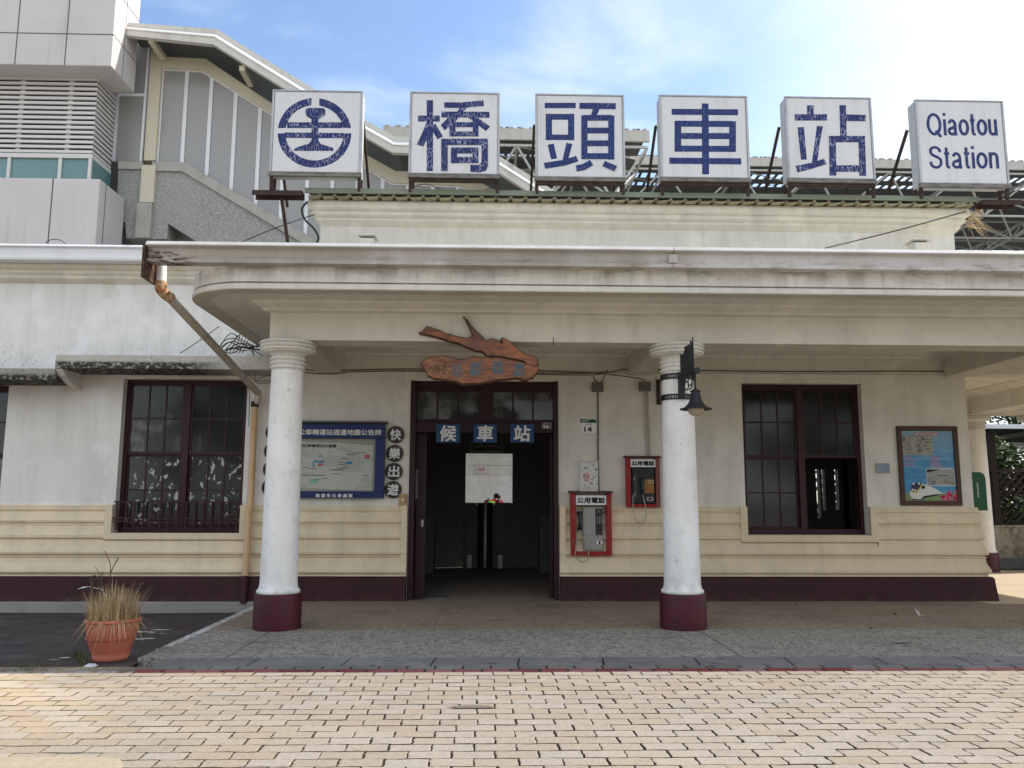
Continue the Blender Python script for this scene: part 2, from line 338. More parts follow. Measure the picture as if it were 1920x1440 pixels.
M['wood'] = mat('varnished_driftwood', (.32, .095, .022), [
    dict(s=2.4, lo=.40, hi=.62, c=(.10, .036, .016), amt=.85, d=6), dict(s=(3, 3, 16), lo=.42, hi=.62, c=(.09, .028, .012), amt=.85, dist=1.5, d=7), dict(s=(5, 5, 9), lo=.56, hi=.75, c=(.34, .14, .04), amt=.8, dist=1.2)], rough=.35, spec=.5, bump=((5, 5, 24), .5, .02))
M['woodedge'] = mat('rough_wood_edge', (.14, .075, .035), [dict(s=18, lo=.4, hi=.65, c=(.04, .022, .014), amt=.9), dict(s=9, lo=.6, hi=.75, c=(.38, .26, .10), amt=.7)], rough=.7, bump=(18, .8, .03))
M['tealpaint'] = mat('teal_letter_paint', (.045, .105, .135), [dict(s=22, lo=.45, hi=.6, c=(.16, .085, .05), amt=.75)], rough=.6)
M['posterframe'] = mat('brown_picture_frame', (.075, .035, .020), [dict(s=(3, 3, 14), lo=.45, hi=.7, c=(.05, .024, .014), amt=.7)], rough=.5)
M['terracotta'] = mat('terracotta_plastic', (.41, .115, .068), [dict(s=5, lo=.45, hi=.7, c=(.54, .17, .10), amt=.7), dict(s=18, lo=.62, hi=.75, c=(.25, .12, .08), amt=.6)], rough=.6)
M['soil'] = mat('dry_soil', (.06, .045, .03), rough=.95, bump=(30, .8, .03))
M['straw'] = mat('dried_grass', (.45, .325, .165), island=.5, rough=.8)
M['twig'] = mat('dead_twig', (.085, .055, .035), rough=.85)
M['weed'] = mat('weed_leaf', (.10, .105, .03), island=.4, rough=.8)
M['leaf'] = mat('tree_leaf', (.065, .12, .028), island=.5, rough=.6)
M['bark'] = mat('tree_bark', (.09, .065, .045), [dict(s=(12, 12, 2), lo=.4, hi=.7, c=(.05, .035, .025), amt=.8)], rough=.9)
M['lattice'] = mat('dark_lattice_wood', (.030, .022, .017), rough=.7)
M['lowwall'] = plaster('low_wall_concrete', (.36, .325, .26), extra=[dict(s=3, lo=.45, hi=.65, c=(.15, .12, .07), amt=.85, d=7), dict(s=9, lo=.5, hi=.65, c=(.08, .075, .06), amt=.6)])
M['gravelm'] = mat('dark_gravel', (.07, .075, .078), [dict(k='vor', s=30, lo=.2, hi=.6, c=(.16, .165, .17), amt=.8)], rough=.9, bump=(30, .9, .04))
M['greenplate'] = mat('green_enamel', (.008, .075, .028), rough=.4)
M['skin'] = mat('skin', (.42, .25, .17), rough=.6)
M['jacket'] = mat('red_jacket', (.36, .012, .03), rough=.7)
M['trousers'] = mat('dark_trousers', (.02, .02, .026), rough=.8)
M['hair'] = mat('black_hair', (.008, .007, .007), rough=.5)
M['lime'] = mat('lime_fabric', (.20, .58, .05), rough=.7)
M['film'] = mat('peeling_window_film', (.60, .60, .58), rough=.7)

def glass(name, tint, refl=.25, rough=.09, film=None, veil=0.0):
    m = bpy.data.materials.new(name); m.use_nodes = True; nt = m.node_tree; nt.nodes.clear(); N = nt.nodes.new; L = nt.links.new
    o = N('ShaderNodeOutputMaterial'); tr = N('ShaderNodeBsdfTransparent'); tr.inputs[0].default_value = (*tint, 1)
    gl = N('ShaderNodeBsdfGlossy'); gl.inputs['Roughness'].default_value = rough; gl.inputs[0].default_value = (1, 1, 1, 1)
    fr = N('ShaderNodeFresnel'); fr.inputs[0].default_value = 1.5
    a = N('ShaderNodeMixShader'); L(fr.outputs[0], a.inputs[0]); L(tr.outputs[0], a.inputs[1]); L(gl.outputs[0], a.inputs[2]); res = a.outputs[0]
    if veil or film:
        df = N('ShaderNodeBsdfDiffuse'); df.inputs[0].default_value = (*(film[0] if film else (.3, .32, .3)), 1)
        b = N('ShaderNodeMixShader'); L(res, b.inputs[1]); L(df.outputs[0], b.inputs[2]); b.inputs[0].default_value = veil
        if film:
            tc = N('ShaderNodeTexCoord'); mp = N('ShaderNodeMapping'); L(tc.outputs['Object'], mp.inputs[0]); mp.inputs['Scale'].default_value = film[1]
            n = N('ShaderNodeTexNoise'); L(mp.outputs[0], n.inputs['Vector']); n.inputs['Scale'].default_value = 1; n.inputs['Detail'].default_value = 7; n.inputs['Roughness'].default_value = .6
            r = N('ShaderNodeMapRange'); L(n.outputs[0], r.inputs[0]); r.inputs[1].default_value = film[2]; r.inputs[2].default_value = film[3]; r.inputs[3].default_value = veil; r.inputs[4].default_value = film[4]
            L(r.outputs[0], b.inputs[0])
        res = b.outputs[0]
    L(res, o.inputs[0]); return m
M['glass'] = glass('window_glass', (.45, .5, .47), veil=.03)
M['glasspatchy'] = glass('sky_patch_glass', (.30, .33, .30), veil=.07, film=((.42, .43, .42), (3, 3, 3.5), .5, .66, .35))  # pale noise patches stand in for sky reflected in the panes
M['glassfilm'] = glass('glass_with_torn_film', (.25, .27, .26), film=((.62, .62, .60), (13, 13, 9), .59, .61, .7), veil=.02)
M['lampglass'] = mat('frosted_lamp_glass', (.42, .36, .27), rough=.15, spec=.6)
def translucent(name, c):
    m = bpy.data.materials.new(name); m.use_nodes = True; nt = m.node_tree; nt.nodes.clear(); N = nt.nodes.new; L = nt.links.new
    o = N('ShaderNodeOutputMaterial'); d = N('ShaderNodeBsdfDiffuse'); t = N('ShaderNodeBsdfTranslucent'); a = N('ShaderNodeMixShader'); g = N('ShaderNodeBsdfGlossy'); g.inputs['Roughness'].default_value = .2
    tc = N('ShaderNodeTexCoord'); mp = N('ShaderNodeMapping'); L(tc.outputs['Object'], mp.inputs[0]); mp.inputs['Scale'].default_value = (1, .01, 1)
    br = N('ShaderNodeTexBrick'); L(mp.outputs[0], br.inputs['Vector'])
    # fine wire grid cast in the sheet
    sx = N('ShaderNodeSeparateXYZ'); L(tc.outputs['Object'], sx.inputs[0])
    facs = []
    for i in (0, 2):
        q = N('ShaderNodeMath'); q.operation = 'PINGPONG'; q.inputs[1].default_value = .04; L(sx.outputs[i], q.inputs[0])
        q2 = N('ShaderNodeMath'); q2.operation = 'LESS_THAN'; q2.inputs[1].default_value = .005; L(q.outputs[0], q2.inputs[0]); facs.append(q2)
    mxm = N('ShaderNodeMath'); mxm.operation = 'MAXIMUM'; L(facs[0].outputs[0], mxm.inputs[0]); L(facs[1].outputs[0], mxm.inputs[1])
    nt.nodes.remove(br)
    mc = N('ShaderNodeMix'); mc.data_type = 'RGBA'; mc.inputs[6].default_value = (*c, 1); mc.inputs[7].default_value = (*[x*.90 for x in c], 1); L(mxm.outputs[0], mc.inputs[0])
    L(mc.outputs[2], d.inputs[0]); L(mc.outputs[2], t.inputs[0])
    L(d.outputs[0], a.inputs[1]); L(t.outputs[0], a.inputs[2]); a.inputs[0].default_value = .5
    b = N('ShaderNodeMixShader'); b.inputs[0].default_value = .06; L(a.outputs[0], b.inputs[1]); L(g.outputs[0], b.inputs[2]); L(b.outputs[0], o.inputs[0])
    return m
M['panel'] = translucent('translucent_sheet', (.56, .55, .52))

# ================================================================== SETTING: ground, porch floor, paving
def sheet(name, x0, x1, y0, y1, z, m, kind='structure'):
    mb = MB(); mb.add([(x0,y0,z),(x1,y0,z),(x1,y1,z),(x0,y1,z)], [(0,1,2,3)])
    return tag(mb.build(name, m), kind=kind)
m_ground = mat('distant_asphalt', (.11, .105, .10), [dict(s=.3, lo=.4, hi=.7, c=(.15, .14, .13), amt=.8), dict(s=40, lo=.5, hi=.7, c=(.07, .07, .07), amt=.6)], rough=.9)
sheet('ground', -1500, 1500, -1500, 1500, -.19, m_ground)
m_porch = mat('pebble_washed_floor', (.345, .325, .265), [
    dict(s=.9, lo=.4, hi=.7, c=(.275, .255, .205), amt=.7), dict(s=(1.6, 5, 1), lo=.56, hi=.74, c=(.12, .11, .095), amt=.75, d=7),
    dict(s=16, lo=.48, hi=.62, c=(.11, .105, .09), amt=.7, d=7), dict(s=46, lo=.52, hi=.60, c=(.07, .068, .06), amt=.85, d=3), dict(s=52, lo=.57, hi=.64, c=(.44, .43, .39), amt=.75, d=3, seed=9)], rough=.85, bump=(70, .4, .008))
m_porch2 = mat('tan_pebble_floor', (.31, .245, .175), [
    dict(s=1.1, lo=.4, hi=.7, c=(.20, .155, .11), amt=.7), dict(s=(1.4, 4, 1), lo=.56, hi=.74, c=(.16, .115, .075), amt=.7, d=7),
    dict(s=18, lo=.5, hi=.64, c=(.13, .10, .07), amt=.6, d=7), dict(s=50, lo=.54, hi=.62, c=(.09, .07, .05), amt=.65, d=3), dict(s=55, lo=.58, hi=.64, c=(.38, .31, .22), amt=.5, d=3, seed=9)], rough=.85, bump=(70, .3, .008))
XL = -3.22
pf = MB()
pf.box(XL, 14, -4.5, -2.84, -.16, 0)
po = tag(pf.build('porch_floor', m_porch), kind='structure')
pf = MB()
pf.box(XL, -.62, -2.836, .0, -.16, .001); pf.box(-.616, 2.250, -2.836, 6.2, -.16, 0); pf.box(2.254, 7.2, -2.836, .0, -.16, .0005); pf.box(7.204, 14, -2.836, -.48, -.16, 0)
po = tag(pf.build('entrance_floor', m_porch2), kind='structure')
m_pass = mat('sunlit_tone_floor', (.56, .46, .335), [dict(s=1.3, lo=.4, hi=.7, c=(.49, .405, .30), amt=.7), dict(s=40, lo=.55, hi=.65, c=(.28, .22, .16), amt=.5, d=3)], rough=.85)  # floor colour made paler here to brighten the sunlit patch
pf = MB(); pf.box(7.204, 14, -.476, 2.16, -.16, 0); pf.box(7.204, 14, 2.185, 5.35, -.16, 0)
tag(pf.build('passage_floor', m_pass), kind='structure')
# thin dark joints cut across the front strip
mj = MB()
for x in (-2.42, 2.38, 7.1): mj.add([(x,-4.5,.003),(x+.012,-4.5,.003),(x+.012,-2.85,.003),(x,-2.85,.003)], [(0,1,2,3)])
tag(mj.build('floor_joint', M['joint']), kind='structure')
# stripe on the porch edge
m_stripe = mat('worn_white_line', (.62, .60, .55), [dict(s=14, lo=.42, hi=.56, c=(.22, .21, .19), amt=.8, d=7), dict(s=3, lo=.5, hi=.7, c=(.45, .36, .20), amt=.6, yr=(-2.6, -3.8))], rough=.8)
mb = MB(); n = 24
for i in range(n):
    y0 = -.62-i*3.3/n; y1 = -.62-(i+1)*3.3/n
    a = random.uniform(-.012, .012)
    mb.add([(XL-.002, y0, .004), (XL+.10+a, y0, .004), (XL+.10, y1, .004), (XL-.002, y1, .004)], [(0, 1, 2, 3)])
tag(mb.build('edge_line', m_stripe), kind='structure')
# sloping asphalt on the lower side
m_asph = mat('worn_asphalt', (.050, .044, .040), [dict(s=1.1, lo=.38, hi=.6, c=(.072, .050, .042), amt=.9), dict(s=(1.6, 5, 1), lo=.50, hi=.70, c=(.10, .096, .09), amt=.8, d=8), dict(s=3, lo=.52, hi=.6, c=(.035, .033, .032), amt=.7, d=6), dict(s=50, lo=.6, hi=.7, c=(.22, .21, .2), amt=.5, d=2)], rough=.8, bump=(40, .6, .02), rough_noise=(2, .55, .95))
mb = MB(); nx, ny = 24, 16
for j in range(ny+1):
    for i in range(nx+1):
        y = -.2-j*4.78/ny; x = -12+i*(12+XL+.02)/nx
        t = j/ny; z = -.155+.125*t**.8 + (.012*math.sin(x*2.1+y)*math.sin(y*1.7) if 0 < i < nx else 0)
        mb.v.append((x, y, z))
for j in range(ny):
    for i in range(nx): a = j*(nx+1)+i; mb.f.append([a, a+1, a+nx+2, a+nx+1]); mb.m.append(0); mb.s.append(True)
tag(mb.build('asphalt', m_asph), kind='structure')
# worn white paint scraps on the asphalt
mb = MB()
def blotch(mb, c, rx, ry, z, n=14, jit=.35, mat=0):
    pts = []
    for k in range(n):
        a = 2*math.pi*k/n; q = 1+random.uniform(-jit, jit); pts.append((c.x+rx*q*math.cos(a), c.y+ry*q*math.sin(a), z))
    mb.add(pts, [list(range(n))], mat)
def asph_z(y): return -.155+.125*max(0, min(1, (-.2-y)/4.78))**.8
for (x, y, rx, ry) in ((268, 1187, .15, .05), (300, 1183, .12, .035), (262, 1200, .15, .045), (285, 1190, .05, .02), (238, 1212, .05, .03), (248, 1207, .03, .02), (305, 1190, .04, .015), (120, 1236, .06, .03), (100, 1240, .05, .02)):
    c = G(x, y, -.07); z = asph_z(c.y); c = G(x, y, z); blotch(mb, c, rx, ry, z+.014)
tag(mb.build('worn_paint', m_stripe), kind='structure')
# kerb of long grey slabs, then a row of grey and a row of red bricks
m_kerb = mat('grey_kerb_stone', (.20, .19, .172), [dict(s=3, lo=.4, hi=.7, c=(.13, .127, .12), amt=.8), dict(s=40, lo=.55, hi=.7, c=(.22, .22, .22), amt=.5), dict(s=7, lo=.62, hi=.7, c=(.035, .035, .035), amt=.8)], rough=.8, island=.12)
m_redb = mat('red_paver', (.27, .075, .068), [dict(s=6, lo=.45, hi=.7, c=(.13, .09, .088), amt=.7)], rough=.8, island=.3)
mb = MB(); x = -2.95
while x < 14:
    l = .82+random.uniform(-.05, .05)
    mb.hprism([(x+.03, -4.505), (x+l-.018+.03, -4.505), (x+l-.018, -4.86), (x, -4.86)], -.1, .002); x += l
tag(mb.build('kerb', m_kerb, bevel=.006), kind='structure')
mb = MB(); x = -2.9
while x < 14:
    mb.box(x, x+.226, -5.0, -4.88, -.1, random.uniform(-.003, .002)); x += .245
tag(mb.build('grey_brick_row', m_kerb, bevel=.006), kind='structure')
mb = MB(); x = -3.0
while x < 14:
    mb.box(x, x+.226, -5.14, -5.018, -.1, random.uniform(-.003, .002)); x += .247
tag(mb.build('red_brick_row', m_redb, bevel=.006), kind='structure')
m_bed = mat('paving_bed', (.065, .05, .038), [dict(s=.8, lo=.35, hi=.6, c=(.42, .34, .23), amt=.95, xr=(-1.5, -3.6)), dict(s=7, lo=.55, hi=.7, c=(.11, .085, .06), amt=.8)], rough=.95, bump=(60, .6, .01))
sheet('paving_bed', -14, 14, -11.5, -4.86, -.010, m_bed)
m_brick = mat('cream_paver', (.365, .31, .235), [dict(s=.45, lo=.38, hi=.64, c=(.35, .29, .24), amt=.9), dict(s=1.6, lo=.45, hi=.75, c=(.31, .275, .23), amt=.7), dict(s=11, lo=.5, hi=.75, c=(.31, .265, .215), amt=.5, d=8), dict(s=.75, lo=.56, hi=.70, c=(.29, .245, .205), amt=.45, d=9, seed=20), dict(s=48, lo=.5, hi=.66, c=(.25, .21, .165), amt=.6, d=4), dict(s=52, lo=.6, hi=.7, c=(.55, .47, .37), amt=.6, d=4, seed=12),
    dict(s=5, lo=.68, hi=.76, c=(.17, .14, .11), amt=.55, d=7), dict(s=.8, lo=.4, hi=.62, c=(.55, .43, .28), amt=.85, xr=(-1.2, -3.8), d=7)], rough=.85, island=.04, bump=(60, .35, .006))
def paving(x0, x1, y0, y1, lx=.2515, ly=.1405, seed=4):
    rg = random.Random(seed); mb = MB(); r = 0; y = y1
    while y > y0:
        x = x0+(r % 2)*lx/2 + rg.uniform(-.012, .012)
        while x < x1:
            g = .0062; w2 = lx/2-g; h2 = ly/2-g*.9
            cx, cy = x+lx/2+rg.uniform(-.003, .003), y-ly/2+rg.uniform(-.003, .003)
            tz = rg.uniform(-.002, .0015); tx = rg.uniform(-.005, .005); ty = rg.uniform(-.008, .008)
            ol = []
            for (u, vv, b) in ((-1,-1,0),(-.35,-1,.004),(.35,-1,-.004),(1,-1,0),(1,-.3,.003),(1,.3,-.003),(1,1,0),(.35,1,.004),(-.35,1,-.004),(-1,1,0),(-1,.3,-.003),(-1,-.3,.003)):
                dx = dy = 0
                if abs(vv) == 1 and abs(u) < 1: dy = b
                if abs(u) == 1 and abs(vv) < 1: dx = b
                ol.append((u*w2+dx+rg.uniform(-.003, .003), vv*h2+dy+rg.uniform(-.0025, .0025)))
            n = len(ol); o = len(mb.v)
            for s, dz in ((1, -.010), (1, -.0016), (.965, 0)):
                for (u, vv) in ol:
                    k = s if s == 1 else 1-(.006/max(abs(u), .02) if abs(abs(u)-w2) < .01 else .0)
                    uu = u*(1-.007/w2 if s != 1 else 1); v2 = vv*(1-.007/h2 if s != 1 else 1)
                    mb.v.append((cx+uu, cy+v2, tz+dz+tx*uu+ty*v2))
            for a in (0, n):
                for i in range(n): mb.f.append([o+a+i, o+a+(i+1) % n, o+a+n+(i+1) % n, o+a+n+i]); mb.m.append(1 if a == 0 else 0); mb.s.append(False)
            mb.f.append([o+2*n+i for i in range(n)]); mb.m.append(0); mb.s.append(False)
            x += lx
        y -= ly; r += 1
    return mb
m_side = mat('dirty_joint', (.11, .086, .064), [dict(s=.8, lo=.35, hi=.6, c=(.40, .33, .23), amt=.9, xr=(-1.5, -3.6)), dict(s=5, lo=.5, hi=.7, c=(.15, .12, .09), amt=.8)], rough=.95)
tag(paving(-9, 9, -11.2, -5.155).build('paving', [m_brick, m_side], recalc=False), kind='structure')
m_square = mat('station_square_paving', (.43, .38, .31), [dict(s=.4, lo=.4, hi=.7, c=(.38, .335, .28), amt=.8), dict(s=30, lo=.5, hi=.7, c=(.33, .27, .2), amt=.5)], rough=.9)
sheet('station_square', -45, 45, -60, -11.21, -.004, m_square); sheet('station_square', -45, -9.02, -11.205, -5.155, -.004, m_square); sheet('station_square', 9.02, 45, -11.205, -5.155, -.004, m_square)
# patch of rough mortar poured over the pavers, bottom left
m_mort = mat('sandy_mortar', (.42, .35, .25), [dict(s=30, lo=.45, hi=.65, c=(.36, .29, .19), amt=.8), dict(s=3, lo=.62, hi=.66, c=(.20, .16, .11), amt=.7, d=8)], rough=.95, bump=(40, .6, .01))
mb = MB(); pts = [G(-60, 1421), G(60, 1422), G(140, 1419), G(225, 1424), G(232, 1436), G(205, 1460), G(60, 1500), G(-80, 1500)]
mb.hprism([(p.x, p.y) for p in pts], -.005, .006)
tag(mb.build('mortar_patch', m_mort), kind='structure')
mb = MB(); blotch(mb, G(884, 1327, 0), .16, .045, .0065, 18, .2); blotch(mb, G(1690, 1206, 0), .12, .03, .0065, 14, .3)
tag(mb.build('oil_stain', mat('oil_stain', (.13, .115, .095), [dict(s=20, lo=.45, hi=.65, c=(.26, .22, .17), amt=.8)], rough=.7)), kind='structure')
# loose stones along the edge at the left
mb = MB(); x = -12.0
while x < -3.05:
    l = random.uniform(.18, .3)
    n = 9; zz = random.uniform(-.012, .004)
    pts = [(x+l/2+l*.45*math.cos(2*math.pi*k/n)*random.uniform(.85, 1.1), -5.10+.055*math.sin(2*math.pi*k/n)*random.uniform(.8, 1.2)) for k in range(n)]
    mb.hprism(pts, -.1, zz); x += l+.01
tag(mb.build('edge_stones', mat('edge_stone', (.36, .34, .31), [dict(s=9, lo=.45, hi=.7, c=(.20, .19, .17), amt=.8)], rough=.9), bevel=.008), kind='structure')

# ================================================================== STATION BUILDING
ST = thing('station_building', 'cream plaster station house with columned portico, red brown window frames and maroon plinth', 'building', (2.3, 0, 0))
XR = 7.36; XP = -2.65; ZT = 3.245
LW = (W(231, 730, 0).x, W(464, 730, 0).x, .965, ZT)
RW = (W(1390, 722, 0).x, W(1614, 722, 0).x, .955, ZT)
DR = (W(771, 716, 0).x, W(1046, 716, 0).x, 0.0, ZT)
FW_ = (-9.1, W(16, 737, 0).x, 1.0, 3.14)
def wall_with_holes(x0, x1, z0, z1, holes, y0, y1):
    mb = MB(); xs = x0
    for (a, b, c, d) in sorted(holes):
        mb.box(xs, a, y0, y1, z0, z1)
        if c > z0: mb.box(a, b, y0, y1, z0, c)
        if d < z1: mb.box(a, b, y0, y1, d, z1)
        xs = b
    mb.box(xs, x1, y0, y1, z0, z1); return mb
ZS = 3.40
wall_with_holes(-12, -3.24, -.15, ZS, [FW_, LW], 0, .24).build('wing_wall', M['wing'], ST)
wall_with_holes(-3.24, XR, 0, ZS, [DR, RW], 0, .24).build('porch_wall', M['wall'], ST)
mb = MB(); mb.box(-12, XP, 0, .24, ZS, 5.0); mb.build('upper_wing_wall', M['upper'], ST)
mb = MB(); mb.box(XP, XR, 0, .24, ZS, 6.02); mb.box(XR-.24, XR, .24, 3.8, 0, 6.02); mb.box(XP, XP+.24, .24, 7, 4.9, 6.02); mb.build('parapet_wall', M['parapet'], ST)
# roof slabs, hidden from the street, keep the rooms dark
mb = MB(); mb.box(-12, XP, .24, 7, 4.85, 5.0); mb.box(XP+.24, 2.75, .24, 7, 5.5, 5.6); mb.box(2.75, XR-.24, .24, 3.8, 5.5, 5.6); mb.build('roof', M['plinth'], ST)
# cornice of the parapet
prof = [(.0, 6.03), (.155, 6.03), (.175, 5.995), (.175, 5.915), (.145, 5.885), (.115, 5.88), (.115, 5.858), (.13, 5.845), (.125, 5.815), (.085, 5.785), (.07, 5.78), (.07, 5.755), (.075, 5.745), (.05, 5.715), (.0, 5.66)]
path = [(XP, 3, -1, 0), (XP, 0, -1, -1), (XR, 0, 1, -1), (XR, 3, 1, 0)]
MB().sweep(prof, path).build('cornice', M['cornice'], ST)
# moulding and white gutter of the wing
MB().sweep([(.0, 4.96), (.20, 4.96), (.20, 4.90), (.15, 4.875), (.15, 4.845), (.155, 4.835), (.115, 4.80), (.11, 4.775), (.115, 4.765), (.07, 4.735), (.0, 4.70)], [(-12, 0, 0, -1), (XP, 0, 0, -1)]).build('wing_moulding', M['cornice'], ST)
mb = MB(); mb.prism
gp = [(-.02, 4.965), (-.40, 4.965), (-.41, 5.0), (-.385, 5.01), (-.40, 5.145), (-.44, 5.155), (-.445, 5.165), (-.422, 5.195), (-.02, 5.195)]
def xprism(mb, prof, x0, x1, mat=0):
    n = len(prof); v = [(x0, y, z) for y, z in prof]+[(x1, y, z) for y, z in prof]
    return mb.add(v, [list(range(n)), list(range(2*n-1, n-1, -1))]+[(i, (i+1) % n, n+(i+1) % n, n+i) for i in range(n)], mat)
xprism(MB(), gp, -12, XP).build('wing_gutter', M['white_metal'], ST)
# awning slabs over the wing windows
mb = MB(); mb.box(-6.22, -3.16, -.62, 0, 3.30, 3.50)
mb.build('window_awning', M['moss'], ST, bevel=.008)
xprism(MB(), [(-.01, 3.299), (-.01, 3.06), (-.12, 3.075), (-.3, 3.13), (-.5, 3.21), (-.60, 3.299)], -6.22, -6.12).build('awning_bracket', M['wing'], ST)
mb = MB(); mb.box(-12, -6.225, -.60, 0, 3.13, 3.30); mb.build('window_awning', M['moss2'], ST, bevel=.008)
# portico canopy
def arc(cx, cy, r, a0, a1, n=10): return [(cx+r*math.cos(rad(a0+(a1-a0)*i/n)), cy+r*math.sin(rad(a0+(a1-a0)*i/n))) for i in range(n+1)]
XC0, XC1, YC = -3.47, 12.6, -3.6; RR = .78
def canopy_plan(o):
    r = RR+o
    return [(XC0-o, 0)]+arc(XC0+RR, YC+RR, r, 180, 270)+arc(XC1-RR, YC+RR, r, 270, 360)+[(XC1+o, 5.9), (XR, 5.9), (XR, 0)]
mb = MB()
mb.hprism(canopy_plan(0), 3.815, 3.99)
mb.hprism(canopy_plan(-.035), 3.795, 3.815)
mb.hprism(canopy_plan(.012), 3.735, 3.795)
mb.build('canopy_slab', M['fascia'], ST, bevel=.006)
mb = MB(); P1, P2 = canopy_plan(0.005)[:-3], canopy_plan(-.19)[:-3]
k = len(P1)
mb.add([(p[0], p[1], 3.728) for p in P1]+[(p[0], p[1], 3.728) for p in P2]+[(p[0], p[1], 3.736) for p in P1]+[(p[0], p[1], 3.736) for p in P2],
       [(i, i+1, k+i+1, k+i) for i in range(k-1)]+[(i, i+1, 2*k+i+1, 2*k+i) for i in range(k-1)]+[(k+i, k+i+1, 3*k+i+1, 3*k+i) for i in range(k-1)])
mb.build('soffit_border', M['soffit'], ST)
# gutter along the canopy
gp = [(-3.58, 3.985), (-3.735, 3.985), (-3.745, 4.025), (-3.705, 4.032), (-3.725, 4.14), (-3.80, 4.153), (-3.805, 4.163), (-3.772, 4.205), (-3.58, 4.205)]
xprism(MB(), gp, -3.70, W(1262, 480, -3.75).x-.004).build('gutter', M['gutter'], ST)
xprism(MB(), gp, W(1262, 480, -3.75).x+.004, 12.75).build('gutter', M['gutter'], ST)
mb = MB(); x = W(1262, 480, -3.75).x
mb.box(x-.05, x+.05, -3.752, -3.72, 4.035, 4.13)
mb.build('gutter_joint', M['gutter'], ST)
mb = MB(); mb.box(-3.73, -3.703, -3.80, -3.30, 3.80, 4.16); mb.build('gutter_end', M['gutter_end'], ST)
# beams and coffers
ZB, ZC = 3.30, 3.735
YB0, YB1 = -2.90, -2.52
cols = (-2.40, 2.255, 7.12, 11.55)
lat = [(-2.58, -2.22), (2.08, 2.44), (6.93, 7.33), (11.37, 11.73)]
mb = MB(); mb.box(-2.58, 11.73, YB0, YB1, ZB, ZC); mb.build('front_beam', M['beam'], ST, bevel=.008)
mb = MB()
mb.sweep([(0, 3.625), (.07, 3.64), (.075, 3.665), (.09, 3.675), (.17, 3.71), (.18, ZC)], [(-2.58, -.1, -1, 0), (-2.58, YB0, -1, -1), (11.73, YB0, 1, -1), (11.73, 5.2, 1, 0)])
mb.build('beam_moulding', M['beam'], ST)
for a, b in lat:
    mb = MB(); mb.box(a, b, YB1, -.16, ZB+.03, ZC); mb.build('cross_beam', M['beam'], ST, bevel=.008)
mb = MB(); mb.box(-2.9, XR, -.16, -.002, 3.385, ZC); mb.box(XR, 11.37, -.16, .2, 3.385, ZC); mb.build('wall_beam', M['beam'], ST, bevel=.006)
for bx in ((10.25, 10.62, .2, 4.8), (XR, 12.2, 4.8, 5.2)): mb = MB(); mb.box(*bx, ZB, ZC); mb.build('cross_beam', M['capital'], ST, bevel=.006)  # passage beams painted lighter, standing in for light bounced off the floor
mb = MB(); mb.box(11.73, 12.1, -2.5, 4.8, ZB+.03, ZC); mb.build('cross_beam', M['beam'], ST)
def coffer(x0, x1, y0, y1):
    mb = MB(); pr = [(0, 3.60), (-.03, 3.605), (-.035, 3.64), (-.06, 3.645), (-.20, 3.69), (-.21, 3.71), (-.30, 3.715), (-.30, ZC)]
    mb.sweep(pr, [(x0, y0, -1, -1), (x1, y0, 1, -1), (x1, y1, 1, 1), (x0, y1, -1, 1), (x0, y0, -1, -1)]); return mb.build('ceiling_moulding', M['capital'], ST)
for i in range(3): coffer(lat[i][1], lat[i+1][0], YB1, -.16)
coffer(XR, 10.25, .2, 4.8)
# columns
def column(x, y):
    mb = MB()
    mb.lathe(x, y, [(.238, .395), (.245, .41), (.245, .425), (.228, .44), (.216, .47), (.211, .52), (.203, 1.4), (.190, 2.5), (.183, 2.96)], 40)
    c = mb.build('column', M['column'], ST)
    mb = MB(); mb.lathe(x, y, [(.268, -.0), (.268, .375), (.262, .392)], 40); mb.build('base', M['maroon_bright'], c)
    mb = MB(); pr = [(.183, 2.955), (.190, 2.96)]
    for k in range(3):
        z = 2.965+k*.052; pr += [(.180, z), (.180, z+.008), (.200, z+.012), (.206, z+.028), (.200, z+.044), (.180, z+.048)]
    pr += [(.184, 3.12), (.190, 3.135), (.212, 3.155), (.245, 3.166), (.285, 3.172)]
    for k in range(3):
        z = 3.173+k*.043; pr += [(.285+.006*k, z+.000), (.285+.006*k, z+.009), (.314+.007*k, z+.012), (.324+.007*k, z+.025), (.314+.007*k, z+.038), (.285+.006*k, z+.042)]
    pr += [(.30, 3.303)]
    mb.lathe(x, y, pr, 48); mb.build('capital', M['capital'], c)
    return c
for x in cols: column(x, -2.71)
column(W(1849, 1060, 4.95).x, 4.98)
column(11.75, 4.98)
# plinth, dado
def plan_run(x0, x1, wrap=False):
    p = [(x0, 0, 0, -1), (x1, 0, 0, -1)]
    if wrap: p = [(x0, 0, 0, -1), (x1, 0, 1, -1), (x1, 8, 1, 0)]
    return p
ZD = 1.365
dprof = [(.0, ZD), (.030, ZD), (.036, ZD-.012), (.036, ZD-.075), (.016, ZD-.083), (.016, ZD-.098), (.034, ZD-.106), (.050, 1.20), (.072, 1.14), (.066, 1.115), (.038, 1.105), (.038, 1.088), (.056, 1.082), (.050, 1.062), (.060, 1.0), (.086, .93), (.084, .89), (.050, .872), (.050, .856),
         (.066, .845), (.084, .76), (.112, .69), (.106, .66), (.064, .650), (.064, .636), (.086, .630), (.086, .618), (.072, .606), (.084, .53), (.120, .45), (.130, .41), (.118, .388), (.088, .378), (.092, .345), (.0, .345)]
def cut(pr, zmax): return [(0, zmax)]+[(max(.03, o), z) for o, z in [(pr[1][0], zmax)]+[q for q in pr if q[1] < zmax and q[1] > .346]]+pr[-2:]
b = .105
zl = LW[2]-.10; zr = RW[2]-.11
